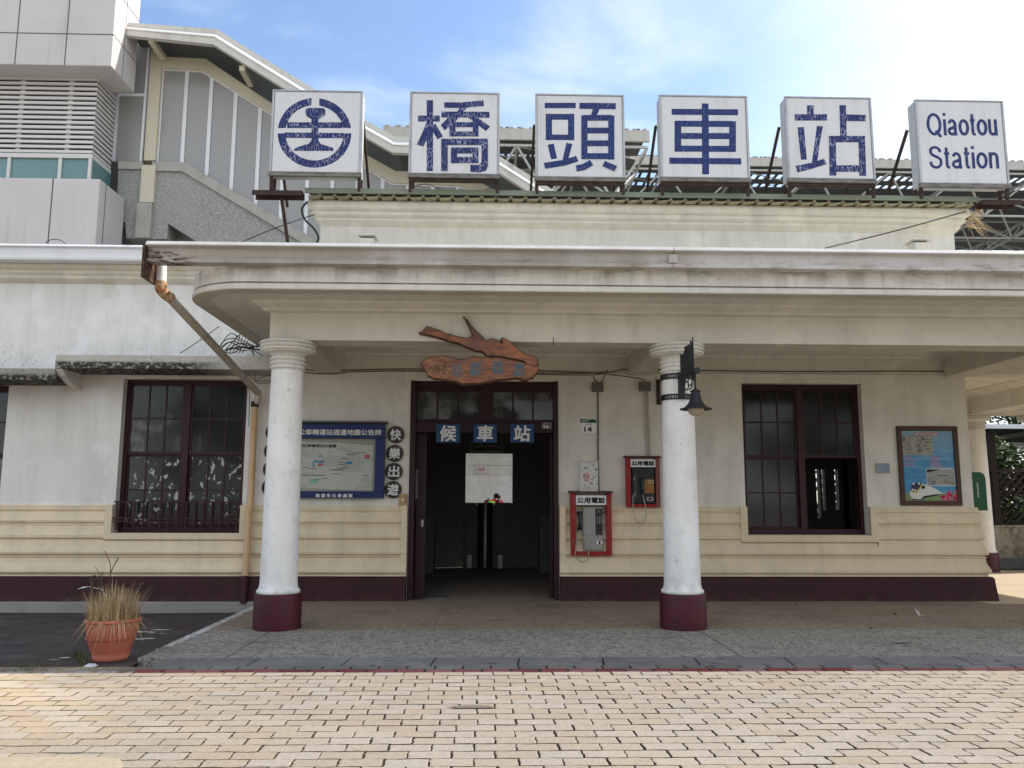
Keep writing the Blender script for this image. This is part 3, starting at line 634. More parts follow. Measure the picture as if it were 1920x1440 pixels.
mb = MB(); mb.sweep(dprof, plan_run(-12, LW[0]-b)); mb.sweep(cut(dprof, zl), plan_run(LW[0]-b, LW[1]+b*.8)); mb.sweep(dprof, plan_run(LW[1]+b*.8, DR[0]-.012)); mb.build('dado', M['dado'], ST)
mb = MB(); mb.sweep(dprof, plan_run(DR[1]+.012, RW[0]-b)); mb.sweep(cut(dprof, zr), plan_run(RW[0]-b, RW[1]+b)); mb.sweep(dprof, plan_run(RW[1]+b, XR, True))
mb.build('dado', M['dado'], ST)
for (x0, x1, z0) in ((LW[0], LW[1], zl), (RW[0], RW[1], zr)):
    mb = MB(); mb.box(x0-b, x0-.001, -.088, -.002, z0+.001, ZD+.003); mb.box(x1+.001, x1+b*(.8 if x0 < 0 else 1), -.088, -.002, z0+.001, ZD+.003); mb.box(x0-.001, x1+.001, -.0875, -.002, z0+.001, z0+.095); mb.build('dado_border', M['dado'], ST, bevel=.004)
for x in (DR[0]-.10, DR[1]+.012): mb = MB(); mb.box(x, x+.088, -.095, -.002, .35, ZD+.003); mb.build('dado_border', M['dado'], ST, bevel=.004)
mb = MB()
pp = [(.0, .344), (.125, .344), (.145, .325), (.175, 0), (.175, -.002)]
mb.sweep(pp, plan_run(-12, DR[0]-.012)); mb.sweep(pp, plan_run(DR[1]+.012, XR, True)); 
mb.add([(DR[0]-.012, 0, 0), (DR[0]-.012, -.175, 0), (DR[0]-.012, -.145, .325), (DR[0]-.012, -.125, .344), (DR[0]-.012, 0, .344)], [(0,1,2,3,4)])
mb.add([(DR[1]+.012, 0, 0), (DR[1]+.012, -.175, 0), (DR[1]+.012, -.145, .325), (DR[1]+.012, -.125, .344), (DR[1]+.012, 0, .344)], [(0,1,2,3,4)])
mb.build('plinth', M['maroon'], ST)
mb = MB(); mb.box(-12, -3.225, -.235, 0, -.2, -.003); mb.build('concrete_footing', M['plinth'], ST, bevel=.01)

# windows: frame, four sashes, panes
def window(x0, x1, z0, z1, glasses, open_lr=False, yf=.13):
    mb = MB(); t = .055
    mb.box(x0, x0+t, yf, yf+.09, z0, z1); mb.box(x1-t, x1, yf, yf+.09, z0, z1); mb.box(x0+t, x1-t, yf, yf+.09, z1-t, z1); mb.box(x0+t, x1-t, yf-.03, yf+.10, z0, z0+.075)
    xm = (x0+x1)/2; mb.box(xm-.05, xm+.05, yf-.012, yf+.09, z0+.075, z1-t)
    wn = mb.build('window', M['frame'], ST, bevel=.004)
    zm = z0+.075+(z1-t-z0-.075)*.50
    for (a, c, side) in ((x0+t, xm-.05, 0), (xm+.05, x1-t, 1)):
        for (lo, hi, up) in ((z0+.075, zm, 0), (zm, z1-t, 1)):
            if open_lr and side == 1 and not up: continue
            y = yf+.015+.03*(1-up); s = .045
            mb = MB(); mb.box(a, a+s*.7, y, y+.03, lo, hi); mb.box(c-s*.7, c, y, y+.03, lo, hi); mb.box(a+s*.7, c-s*.7, y, y+.03, lo, lo+s); mb.box(a+s*.7, c-s*.7, y, y+.03, hi-s*.7, hi)
            w3 = (c-a-1.4*s)/3
            for k in (1, 2): mb.box(a+.7*s+w3*k-.011, a+.7*s+w3*k+.011, y+.004, y+.026, lo+s, hi-s*.7)
            zc = (lo+s+hi-.7*s)/2; mb.box(a+.7*s, c-.7*s, y+.002, y+.024, zc-.011, zc+.011)
            sh = mb.build('sash', M['frame'], wn)
            mb = MB(); mb.add([(a+.01, y+.016, lo+.01), (c-.01, y+.016, lo+.01), (c-.01, y+.016, hi-.01), (a+.01, y+.016, hi-.01)], [(0,1,2,3)])
            mb.build('pane', M[glasses[side*2+up]], wn)
    mb = MB(); mb.box(x0, x1, .0, .24, z0-.03, z0); mb.box(x0, x1, -.02, .0, z0-.028, z0-.004); mb.build('window_sill', M['dado'], wn)
    return wn
lw = window(*LW, ('glassfilm', 'glasspatchy', 'glassfilm', 'glass'))
mb = MB(); zt = 1.40; zb = LW[2]+.03
for z in (zt, zt-.235, zb+.12): mb.box(LW[0], LW[1], -.045, -.025, z, z+.02)
n = 15
for k in range(n): x = LW[0]+.05+(LW[1]-LW[0]-.1)*k/(n-1); mb.box(x-.011, x+.011, -.044, -.026, zb, zt)
mb.build('window_railing', M['frame'], lw)
window(*RW, ('glass', 'glass', 'glass', 'glass'), open_lr=True)
window(*FW_, ('glasspatchy', 'glass', 'glasspatchy', 'glass'))

# doorway: frame, transom lights, sliding leaves
mb = MB(); t = .07; x0, x1, z1 = DR[0], DR[1], DR[3]
zt0, zt1 = W(900, 812, .1).z, W(900, 793, .1).z
mb.box(x0, x0+.085, -.03, .24, 0, z1); mb.box(x1-t, x1, -.03, .24, 0, z1); mb.box(x0+.085, x1-t, .02, .20, z1-.10, z1); mb.box(x0+.085, x1-t, .0, .2, zt0, zt1)
xm = W(911, 750, .1).x; mb.box(xm-.11, xm+.11, .03, .18, zt1, z1-.10)
dr = mb.build('doorway', M['doorframe'], ST, bevel=.005)
for (a, c) in ((x0+.085, xm-.11), (xm+.11, x1-t)):
    mb = MB(); w3 = (c-a)/3
    mb.box(a, c, .06, .09, zt1, zt1+.05); mb.box(a, c, .06, .09, z1-.16, z1-.10)
    for k in (1, 2): mb.box(a+w3*k-.013, a+w3*k+.013, .06, .09, zt1+.05, z1-.16)
    mb.build('transom_sash', M['doorframe'], dr)
    mb = MB(); mb.add([(a, .075, zt1), (c, .075, zt1), (c, .075, z1-.1), (a, .075, z1-.1)], [(0,1,2,3)]); mb.build('transom_pane', M['glasspatchy'], dr)
mb = MB(); lx1 = W(799, 950, .2).x
mb.box(x0+.09, lx1, .15, .19, .01, zt0-.005); mb.box(x0+.10, x0+.14, .135, .15, .3, zt0-.2)
lf = mb.build('door_leaf', M['doorframe'], dr, bevel=.004)
mb = MB(); p = W(779, 900, .13); mb.box(p.x-.035, p.x+.035, .125, .134, W(779, 935, .13).z, W(779, 880, .13).z); p2 = W(777, 840, .13); mb.box(p2.x-.03, p2.x+.03, .125, .134, W(779, 858, .13).z, W(779, 822, .13).z)
mb.build('paper_strip', mat('faded_paper_strip', (.22, .20, .20), [dict(s=18, lo=.45, hi=.6, c=(.12, .11, .11), amt=.7)], rough=.8), lf)
mb = MB(); p = W(792, 981, .14); mb.box(p.x-.018, p.x+.018, .128, .149, p.z-.05, p.z+.05); mb.build('lock', M['metalgrey'], lf)
mb = MB(); mb.box(W(1031, 950, .2).x, x1-t-.005, .15, .19, .01, zt0-.005); mb.build('door_leaf', M['doorframe'], dr)

# rooms behind
YR = 6.0
def pt(x, y, Y): return W(x, y, Y)
rd = (pt(873, 900, YR).x, pt(961, 900, YR).x, .0, pt(915, 850, YR).z)
YR2 = 3.5
def slot_list(spec, Y): return [(pt(a, 900, Y).x, pt(c_, 900, Y).x, pt(a, b_, Y).z, pt(a, t_, Y).z) for a, c_, t_, b_ in spec]
s1 = slot_list(((280, 305, 808, 846), (322, 336, 822, 846), (366, 374, 815, 848)), YR)
s2 = slot_list(((1530, 1537, 880, 972), (1541, 1547, 880, 958), (1565, 1572, 880, 956), (1580, 1590, 884, 893), (1580, 1590, 900, 908)), YR2)
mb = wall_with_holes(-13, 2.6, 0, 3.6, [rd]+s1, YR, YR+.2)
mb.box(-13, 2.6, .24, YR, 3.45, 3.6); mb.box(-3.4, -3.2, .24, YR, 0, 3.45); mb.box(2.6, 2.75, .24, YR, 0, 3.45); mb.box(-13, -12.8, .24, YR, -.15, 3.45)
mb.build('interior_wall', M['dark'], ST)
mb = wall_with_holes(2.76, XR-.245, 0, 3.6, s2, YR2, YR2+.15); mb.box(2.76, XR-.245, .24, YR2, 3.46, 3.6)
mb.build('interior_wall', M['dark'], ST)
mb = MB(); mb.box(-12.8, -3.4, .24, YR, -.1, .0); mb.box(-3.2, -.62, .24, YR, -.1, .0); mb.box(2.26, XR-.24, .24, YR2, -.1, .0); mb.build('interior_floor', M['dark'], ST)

# ================================================================== ROOF EDGE, SIGN RAILS AND SIGN BOXES
YS = -.50                                              # front face of the sign boxes
x0, x1 = W(572, 365, -.30).x, W(1836, 378, -.30).x
mb = MB(); mb.box(x0, x1, -.315, -.29, 6.085, 6.165); mb.add([(x0, -.315, 6.165), (x1, -.315, 6.165), (x1, 1.8, 6.30), (x0, 1.8, 6.30)], [(0,1,2,3)])
rf = mb.build('roof_sheet', M['greenroof'], ST)
mb = MB(); x = x0+.04; pr = []
while x < x1-.25:
    pr += [(x, 6.035), (x+.15, 6.045), (x+.172, 6.075), (x+.198, 6.075), (x+.222, 6.035)]; x += .2245
n = len(pr)
mb.add([(a, -.30, z) for a, z in pr]+[(a, .6, z+.03) for a, z in pr]+[(a, -.30, z-.006) for a, z in pr]+[(a, .6, z+.024) for a, z in pr],
       [(i, i+1, n+i+1, n+i) for i in range(n-1)]+[(2*n+i, 2*n+i+1, 3*n+i+1, 3*n+i) for i in range(n-1)]+[(i, i+1, 2*n+i+1, 2*n+i) for i in range(n-1)])
mb.build('corrugated_edge', M['underroof'], rf)
def rail(xa, xb, label):
    mb = MB(); mb.box(xa, xb, -.47, -.27, 6.045, 6.06); mb.box(xa, xb, -.47, -.455, 5.985, 6.045); mb.box(xa, xb, -.285, -.27, 5.975, 6.045)
    return tag(mb.build('steel_rail', M['rust']), label, 'steel rail', 'rails under the end sign boxes')
ra = rail(W(475, 366, -.4).x, x0-.01, 'rusty steel rail sticking out under the sign box with the round emblem')
rb = rail(W(1838, 384, -.4).x, W(1912, 390, -.4).x, 'rusty steel rail sticking out under the Qiaotou Station sign box')
mb = MB(); mb.bar(W(528, 372, -.38), W(541, 465, -.2), .045); tag(mb.build('support_post', M['rust']), 'thin dark steel post standing on the canopy roof below the round emblem sign', 'post')

def poly(mb, pts, sc, org, Y, k, mat=0):
    """one stroke of a letter, given in enlarged-photo units, as a thin raised piece on the sign face"""
    P = [W(p[0]/sc+org[0], p[1]/sc+org[1], Y) for p in pts]
    mb.prism([(p.x, p.z) for p in P], Y-.0015-.0006*k, Y, mat)
def sign_box(nm, label, fx, legs=True, dark=True):
    """fx: corners of the front face in the photograph: (xl, xr, yt, yb)"""
    xl, xr, yt, yb = fx
    a, b = W(xl, (yt+yb)/2, YS), W(xr, (yt+yb)/2, YS); zt, zb = W((xl+xr)/2, yt, YS).z, W((xl+xr)/2, yb, YS).z
    X0, X1 = a.x, b.x; D = .25
    t = thing('sign_box', label, 'sign', ((X0+X1)/2, YS, zb-.2), 'sign boxes along the roof edge')
    mb = MB(); mb.box(X0+.012, X1-.012, YS+.02, YS+D, zb+.02, zt-.01); mb.build('cabinet', M['signside'], t, bevel=.01)
    mb = MB(); f = .032
    mb.box(X0, X1, YS-.012, YS+.03, zt-f*.7, zt); mb.box(X0, X0+f, YS-.012, YS+.03, zb, zt-f*.7); mb.box(X1-f, X1, YS-.012, YS+.03, zb, zt-f*.7)
    mb.build('frame', M['signframe'], t, bevel=.004)
    mb = MB(); xprism(mb, [(YS-.035, zb-.02), (YS+.03, zb-.02), (YS+.03, zb+.055), (YS-.012, zb+.055)], X0-.01, X1+.01); mb.build('bottom_rail', M['grime'], t, bevel=.004)
    mb = MB(); mb.box(X0+f, X1-f, YS, YS+.02, zb+.05, zt-f*.7); mb.build('face_panel', M['signwhite'], t, bevel=.01)
    zr = 6.065
    for x in (X0+.03, X1-.03):
        for y in (YS+.04, YS+D-.03): mb = MB(); mb.box(x-.022, x+.022, y-.022, y+.022, zr, zb+.015); mb.build('leg', M['rust'], t)
    if dark: mb = MB(); mb.box(X0+.01, X1-.01, YS+.0, YS+.05, zb-.075, zb-.021); mb.build('cross_rail', M['rust'], t)
    for x, dx in ((X0+.0, -.02), (X1-.03, 0)): mb = MB(); mb.bar((x, YS+D+.02, zt-.38), (x+dx, YS+D+1.0, 6.24), .04); mb.build('brace', M['rust'], t)
    return t
O2, K2 = (480, 140), 3.6923
O3, K3 = (960, 140), 4.0
O4, K4 = (1400, 140), 3.6923
# emblem: a ring round the section of a rail
t1 = sign_box('a', 'leftmost roof sign box, white with a round blue railway emblem', (508, 679, 169.5, 329), dark=False)
mb = MB(); cx, cy = 405, 403; Ro, Ri = 255, 202
def ringpart(pts_o, pts_i): return pts_o+pts_i[::-1]
def arcp(r, a0, a1, n=20): return [(cx+r*math.cos(rad(a0+(a1-a0)*i/n)), cy-r*.945*math.sin(rad(a0+(a1-a0)*i/n))) for i in range(n+1)]
def ang(r, dy=None, dx=None): return math.degrees(math.asin(dy/(r*.945))) if dy is not None else math.degrees(math.acos(dx/r))
poly(mb, arcp(Ro, ang(Ro, dx=33), ang(Ro, dy=33))+arcp(Ri, ang(Ri, dx=33), ang(Ri, dy=33))[::-1], K2, O2, YS, 0)
poly(mb, arcp(Ro, 180-ang(Ro, dx=20), 180-ang(Ro, dy=33))+arcp(Ri, 180-ang(Ri, dx=20), 180-ang(Ri, dy=33))[::-1], K2, O2, YS, 0)
poly(mb, arcp(Ro, 180+ang(Ro, dy=-3)*-1, 360+ang(Ro, dy=-3), 40)+arcp(Ri, 180-ang(Ri, dy=-3), 360+ang(Ri, dy=-3), 40)[::-1], K2, O2, YS, 0)
poly(mb, [(215, 330), (600, 330), (600, 370), (215, 370)], K2, O2, YS, 1)
poly(mb, [(200, 400), (612, 404), (612, 441), (200, 438)], K2, O2, YS, 1)
poly(mb, [(344, 245), (356, 231), (468, 231), (480, 245), (480, 278), (466, 292), (432, 308), (432, 455), (448, 480), (525, 503), (538, 515), (538, 528), (264, 528), (264, 515), (285, 502), (365, 478), (384, 455), (384, 308), (360, 294), (344, 280)], K2, O2, YS, 2)
mb.build('emblem', M['blue'], t1)
def strokes(t, lst, K, O, m):
    mb = MB()
    for k, p in enumerate(lst): poly(mb, p, K, O, YS, k)
    mb.build('lettering', m, t)
def R4(x0, y0, x1, y1, d=0): return [(x0, y0), (x1, y0+d), (x1, y1+d), (x0, y1)]
t2 = sign_box('b', 'roof sign box with the blue character for bridge, right of the round emblem', (767, 937, 173, 332))
strokes(t2, [R4(1122, 283, 1272, 325), R4(1182, 177, 1226, 668), [(1184, 322), (1224, 335), (1200, 410), (1160, 497), (1112, 485), (1150, 405)], [(1224, 345), (1242, 340), (1294, 428), (1256, 448), (1224, 392)],
    [(1302, 191), (1420, 193), (1574, 178), (1578, 217), (1430, 231), (1304, 230)], R4(1283, 256, 1616, 296, 2), [(1415, 226), (1462, 224), (1430, 262), (1390, 262)],
    [(1335, 292), (1405, 292), (1372, 335), (1306, 385), (1280, 350)], [(1468, 295), (1530, 295), (1620, 360), (1592, 390), (1512, 330)],
    R4(1340, 318, 1381, 428), R4(1500, 318, 1540, 428), R4(1360, 330, 1520, 363), R4(1360, 395, 1520, 427),
    R4(1283, 446, 1327, 668), R4(1300, 445, 1604, 487), [(1562, 460), (1605, 460), (1605, 632), (1592, 664), (1552, 676), (1486, 672), (1484, 625), (1542, 628), (1562, 608)],
    R4(1350, 507, 1392, 612), R4(1500, 507, 1540, 612), R4(1370, 506, 1520, 545), R4(1370, 572, 1520, 611)], K2, O2, M['blue'])
t3 = sign_box('c', 'roof sign box with the blue character for head, directly right of the bridge character', (1003.5, 1171.5, 177, 338))
strokes(t3, [R4(245, 211, 478, 252), R4(253, 294, 300, 491), R4(420, 294, 467, 491), R4(270, 295, 450, 338), R4(270, 450, 450, 490),
    [(268, 527), (312, 517), (338, 628), (293, 634)], [(408, 512), (452, 520), (425, 622), (412, 655), (378, 648), (386, 610)], [(238, 662), (380, 641), (480, 610), (498, 650), (400, 682), (250, 706)],
    R4(506, 212, 778, 256, 3), [(610, 250), (658, 254), (632, 312), (590, 310)], R4(520, 305, 565, 634), R4(722, 308, 767, 636), R4(540, 304, 745, 345), R4(540, 399, 745, 440), R4(540, 495, 745, 536), R4(540, 591, 745, 633),
    [(585, 641), (608, 680), (545, 715), (486, 727), (480, 682), (530, 672)], [(697, 649), (788, 688), (768, 725), (678, 686)]], K3, O3, M['blueplain'])
t4 = sign_box('d', 'roof sign box with the blue character for vehicle, fourth box of the row', (1237, 1404, 179, 339))
strokes(t4, [R4(1197, 256, 1695, 301, 4), [(1423, 215), (1474, 217), (1478, 748), (1426, 748)], R4(1219, 346, 1269, 578), R4(1629, 349, 1679, 580), R4(1240, 346, 1655, 390, 2), R4(1240, 438, 1655, 482, 1), R4(1240, 533, 1655, 577, 2), R4(1180, 623, 1718, 668, 5)], K3, O3, M['blueplain'])
t5 = sign_box('e', 'roof sign box with the blue character for stop, left of the English sign', (1474, 1637.5, 182, 341))
strokes(t5, [R4(417, 212, 464, 290), R4(332, 274, 556, 318), [(352, 365), (396, 362), (416, 588), (376, 589)], [(486, 355), (528, 358), (505, 480), (488, 605), (450, 615), (470, 480)], [(337, 632), (440, 612), (535, 582), (553, 620), (450, 652), (352, 678)],
    [(642, 212), (686, 212), (692, 440), (648, 440)], R4(670, 276, 823, 320, 3), R4(569, 425, 818, 468), [(570, 440), (616, 440), (620, 698), (574, 698)], [(774, 440), (818, 440), (826, 700), (780, 700)], R4(600, 628, 800, 672)], K4, O4, M['blue'])
t6 = sign_box('f', 'rightmost roof sign box, white with Qiaotou Station in blue Latin letters', (1720, 1887, 188, 350), dark=False)
mb = MB()
def word(mb, s, x0, x1, yt, yb, Y, bold=.006, mat=0):
    a, b = W(x0, yt, Y), W(x1, yb, Y); bold_text(mb, s, (a.x+b.x)/2, (a.z+b.z)/2, b.x-a.x, a.z-b.z, Y-.002, bold, mat)
# plain sans letters drawn as even strokes: cap height 1, x-height .72
def ell(cx, cy, rx, ry, a0=0, a1=360, n=28): return [(cx+rx*math.cos(rad(a0+(a1-a0)*i/n)), cy+ry*math.sin(rad(a0+(a1-a0)*i/n))) for i in range(n+1)]
XH = .72
GL = {'Q': (.80, [ell(.37, .5, .33, .44), [(.44, .22), (.72, -.06)]]), 'i': (.17, [[(.085, 0), (.085, XH)], [(.085, .87), (.085, 1.0)]]),
      'a': (.54, [ell(.235, .19, .175, .135, 60, 360)+[(.40, .20)], [(.10, .53)]+ell(.245, .47, .165, .20, 150, 0, 12)+[(.41, .10), (.45, .0)], [(.41, .40), (.235, .33)]]),
      'o': (.55, [ell(.275, XH/2, .21, XH/2-.055)]), 't': (.31, [[(.14, .94), (.14, .14), (.17, .06), (.28, .05)], [(.02, XH-.05), (.28, XH-.05)]]),
      'u': (.53, [[(.08, XH), (.08, .22)]+ell(.245, .22, .165, .165, 180, 360, 14)+[(.41, XH)], [(.42, .30), (.42, 0)]]),
      'n': (.53, [[(.08, 0), (.08, XH)], [(.09, .42)]+ell(.255, XH-.225, .165, .17, 180, 0, 14)+[(.42, 0)]]),
      'S': (.68, [[(.58, .73), (.54, .85), (.44, .93), (.32, .95), (.19, .92), (.11, .84), (.10, .73), (.15, .63), (.30, .555), (.45, .50), (.57, .42), (.60, .29), (.56, .16), (.45, .07), (.33, .05), (.19, .08), (.10, .17), (.07, .30)]])}
def flat_stroke(mb, pts, wd, y):
    n = len(pts); Lp, Rp = [], []
    for i, p in enumerate(pts):
        a, b = pts[max(i-1, 0)], pts[min(i+1, n-1)]
        if n > 3 and math.hypot(pts[0][0]-pts[-1][0], pts[0][1]-pts[-1][1]) < 1e-4 and i in (0, n-1): a, b = pts[-2], pts[1]
        dx, dz = b[0]-a[0], b[1]-a[1]; l = math.hypot(dx, dz) or 1
        Lp.append((p[0]-dz/l*wd/2, p[1]+dx/l*wd/2)); Rp.append((p[0]+dz/l*wd/2, p[1]-dx/l*wd/2))
    v = [(p[0], y, p[1]) for p in Lp]+[(p[0], y, p[1]) for p in Rp]
    mb.add(v, [(i, i+1, n+i+1, n+i) for i in range(n-1)])
def sans(mb, s, xa, xb, ycap, ybase, Y):
    a, b = W(xa, ybase, Y), W(xb, ybase, Y); h = W((xa+xb)/2, ycap, Y).z-W((xa+xb)/2, ybase, Y).z
    tot = sum(GL[c][0] for c in s)+.07*(len(s)-1); kx = (b.x-a.x)/tot; x = a.x; k = 0
    for c in s:
        for st_ in GL[c][1]:
            flat_stroke(mb, [(x+p[0]*kx, a.z+(b.z-a.z)*(x-a.x)/(b.x-a.x)+p[1]*h) for p in st_], h*.125, Y-.002-.0003*k); k += 1
        x += (GL[c][0]+.07)*kx
sans(mb, 'Qiaotou', 1740, 1872, 212, 254, YS); sans(mb, 'Station', 1743, 1875, 274, 316, YS)
mb.build('lettering', M['blueplain'], t6)

# cables on the roof
def cable(name, pts, r, label, m='cable', seg=6, cat='cable', group=None):
    mb = MB(); mb.tube(smooth_path(pts), r, seg); return tag(mb.build(name, M[m]), label, cat, group)
def smooth_path(pts, k=6):
    P = [Vector(p) for p in pts]; out = []
    if len(P) < 3: return P
    for i in range(len(P)-1):
        a, b, c, d = P[max(i-1, 0)], P[i], P[i+1], P[min(i+2, len(P)-1)]
        for j in range(k):
            t = j/k; out.append(.5*((2*b)+(c-a)*t+(2*a-5*b+4*c-d)*t*t+(3*b-a-3*c+d)*t**3))
    out.append(P[-1]); return out
cable('cable', [W(430, 464, -1.6), W(510, 430, -1.0), W(590, 402, -.22)], .008, 'thin cable rising from the canopy to the left end of the parapet cornice')
cable('cable', [W(1548, 465, -1.6), W(1690, 430, -.8), W(1812, 396, -.2)], .010, 'thin cable rising across the parapet to its right end')
cable('hose', [W(577, 378, -.3), W(566, 392, -.3), W(572, 412, -.25), (W(588, 428, -.2)), W(597, 446, -.2), W(590, 462, -.3)], .016, 'thick black hose looping down from the roof edge at the left', cat='hose')
cable('cable', [W(770, 352, -.1), W(800, 345, -.1), W(830, 356, -.05), W(880, 362, 0), W(930, 350, -.1)], .006, 'thin wire slack under the bridge character sign box')
cable('cable', [W(1395, 358, -.1), W(1470, 345, 0), W(1520, 362, 0)], .006, 'thin wire slack between the vehicle and stop sign boxes')
cable('cable', [W(85, 455, -.3), W(97, 449, -.3), W(112, 450, -.3), W(123, 457, -.3)], .006, 'short black wire arching over the white gutter of the left wing')
# small lamp housings on the canopy roof
for (x, y, s, lab) in ((690, 452, 1.0, 'small cream floodlight housing on the canopy below the emblem sign'), (1722, 460, 1.15, 'small cream floodlight housing on the canopy near its right sign')):
    p = W(x, y, -.6); t = thing('floodlight', lab, 'floodlight', (p.x, -.6, p.z-.1), 'floodlights on the canopy roof')
    mb = MB(); xprism(mb, [(-.72, p.z-.14), (-.45, p.z-.14), (-.45, p.z+.02), (-.62, p.z+.045), (-.74, p.z+.0)], p.x-.10*s, p.x+.10*s); mb.build('housing', M['parapet'], t, bevel=.01)
    mb = MB(); mb.box(p.x-.13*s, p.x+.13*s, -.75, -.43, p.z+.046, p.z+.066); mb.build('cap', M['parapet'], t, bevel=.004)
    mb = MB(); mb.box(p.x-.03, p.x+.03, -.6, -.5, 3.99, p.z-.14); mb.build('stand', M['parapet'], t)
# dry twigs of a nest hanging from the cornice end
mb = MB(); rg = random.Random(3)
for k in range(34):
    a = W(rg.uniform(1806, 1822), rg.uniform(398, 426), rg.uniform(-.15, .15)); l = rg.uniform(.1, .42)
    d = Vector((rg.uniform(.3, 1), rg.uniform(-.3, .3), rg.uniform(-.75, .15))).normalized()
    b = a+d*l*.5+Vector((0, 0, .02)); c = a+d*l+Vector((0, 0, -.10*rg.random()))
    mb.tube([a, b, c], [.005, .004, .0015], 4)
for k in range(3):
    p = W(1835, 394+k*4, -.2); mb.tube([p+Vector((.045*math.cos(q*.7), .045*math.sin(q*.7), .004*q)) for q in range(10)], .006, 4)
tag(mb.build('nest', M['straw']), 'ragged dry twigs hanging from the right end of the cornice', 'nest')

# ================================================================== DOWNPIPE (part of the building)
p0, p1 = W(302, 505, -3.45), W(302, 532, -3.45)
pe = W(484, 737, -.13); q0 = W(478, 757, -.11)
mb = MB(); mb.tube([p0+Vector((0, 0, .06)), p1], .056, 14); mb.build('drainpipe', M['white_metal'], ST)
mb = MB(); mb.tube(smooth_path([p1+Vector((0, 0, .02)), p1-Vector((0, 0, .06)), p1+(pe-p1)*.045-Vector((0, 0, .06)), p1+(pe-p1)*.075-Vector((0, 0, .035))]), .060, 14); mb.tube([p1+Vector((0,0,.02)), p1-Vector((0,0,.03))], .068, 14); mb.build('drainpipe_elbow', M['pipe_rust'], ST)
mb = MB(); mb.tube([p1+(pe-p1)*.06-Vector((0, 0, .05)), pe], .052, 14); mb.tube(smooth_path([pe+(p1-pe)*.01, pe, pe-Vector((0, 0, .1)), q0]), .05, 14); mb.build('drainpipe', M['pipe'], ST)
mb = MB(); zz = [q0.z, 1.40, 1.30, .36]; mb.tube([q0, (q0.x, -.10, 1.42), (q0.x, -.17, 1.28), (q0.x, -.19, .36)], .050, 14); mb.build('drainpipe', M['pipe_tan'], ST)
mb = MB(); mb.tube([(q0.x, -.19, .36), (q0.x, -.235, -.02)], .0505, 14); mb.build('drainpipe', M['maroon'], ST)
mb = MB(); mb.tube([q0+Vector((0, 0, .03)), q0-Vector((0, 0, .05))], .058, 14); mb.build('pipe_clamp', M['rust'], ST)

# ================================================================== THINGS UNDER THE PORTICO
# wall cables and junction boxes
zc = W(800, 694, -.17)
def wl(pix, Y=-.18): return [W(x, y, Y) for x, y in pix]
cable('cable', wl([(572, 692), (600, 696), (660, 694), (760, 692), (880, 693), (1010, 695), (1120, 700), (1200, 710), (1208, 716)]), .009, 'upper grey cable sagging along the porch wall behind the driftwood board', 'cable_grey')
cable('cable', wl([(572, 699), (620, 701), (665, 697), (760, 696), (900, 698), (1040, 700), (1130, 699), (1180, 692), (1260, 694), (1400, 696), (1560, 697), (1700, 696), (1806, 697)], -.2), .008, 'long thin cable running the whole porch wall to its right corner')
cable('cable', wl([(1004, 702), (1060, 703), (1110, 703), (1132, 699), (1140, 694)], -.215), .007, 'short cable joining the wall wiring above the number 14 plate')
def jbox(x, y, label):
    p = W(x, y, -.05); mb = MB(); mb.box(p.x-.082, p.x+.082, -.07, -.001, p.z-.066, p.z+.066)
    t = tag(mb.build('junction_box', mat('dull_box_metal', (.10, .098, .085), [dict(s=14, lo=.45, hi=.7, c=(.05, .05, .045), amt=.7)], rough=.6), bevel=.008), label, 'junction box', 'junction boxes on the porch wall')
    mb = MB(); mb.box(p.x-.088, p.x+.088, -.078, -.0705, p.z-.072, p.z+.072); mb.build('lid', mat('dull_lid_metal', (.13, .125, .105), [dict(s=10, lo=.45, hi=.7, c=(.07, .068, .06), amt=.7)], rough=.6), t, bevel=.003); return t
jbox(1120, 726, 'grey junction box above the number 14 plate'); jbox(1209, 725, 'grey junction box beside the lamp column')
def conduit(pix, r, label, m, two=False):
    mb = MB(); a = [W(x, y, -.02) for x, y in pix]; mb.tube(a, r, 8)
    if two: mb.tube([p+Vector((.045, .0, 0)) for p in a], r, 8)
    return tag(mb.build('conduit', M[m]), label, 'conduit', 'conduits on the porch wall')
conduit([(1121, 734), (1121.5, 870), (1123, 922)], .011, 'single thin conduit running down beside the number 14 plate', 'cable_grey')
conduit([(1208.5, 733), (1211, 800), (1213.5, 856)], .013, 'pair of pale conduits running down to the upper payphone', 'pipe', True)
cable('cable', wl([(1112, 705), (1115, 712), (1121, 717)], -.1), .008, 'short wire entering the junction box above the number plate from the left')
cable('cable', wl([(1135, 702), (1131, 710), (1127, 718)], -.1), .008, 'short wire entering the junction box above the number plate from the right')
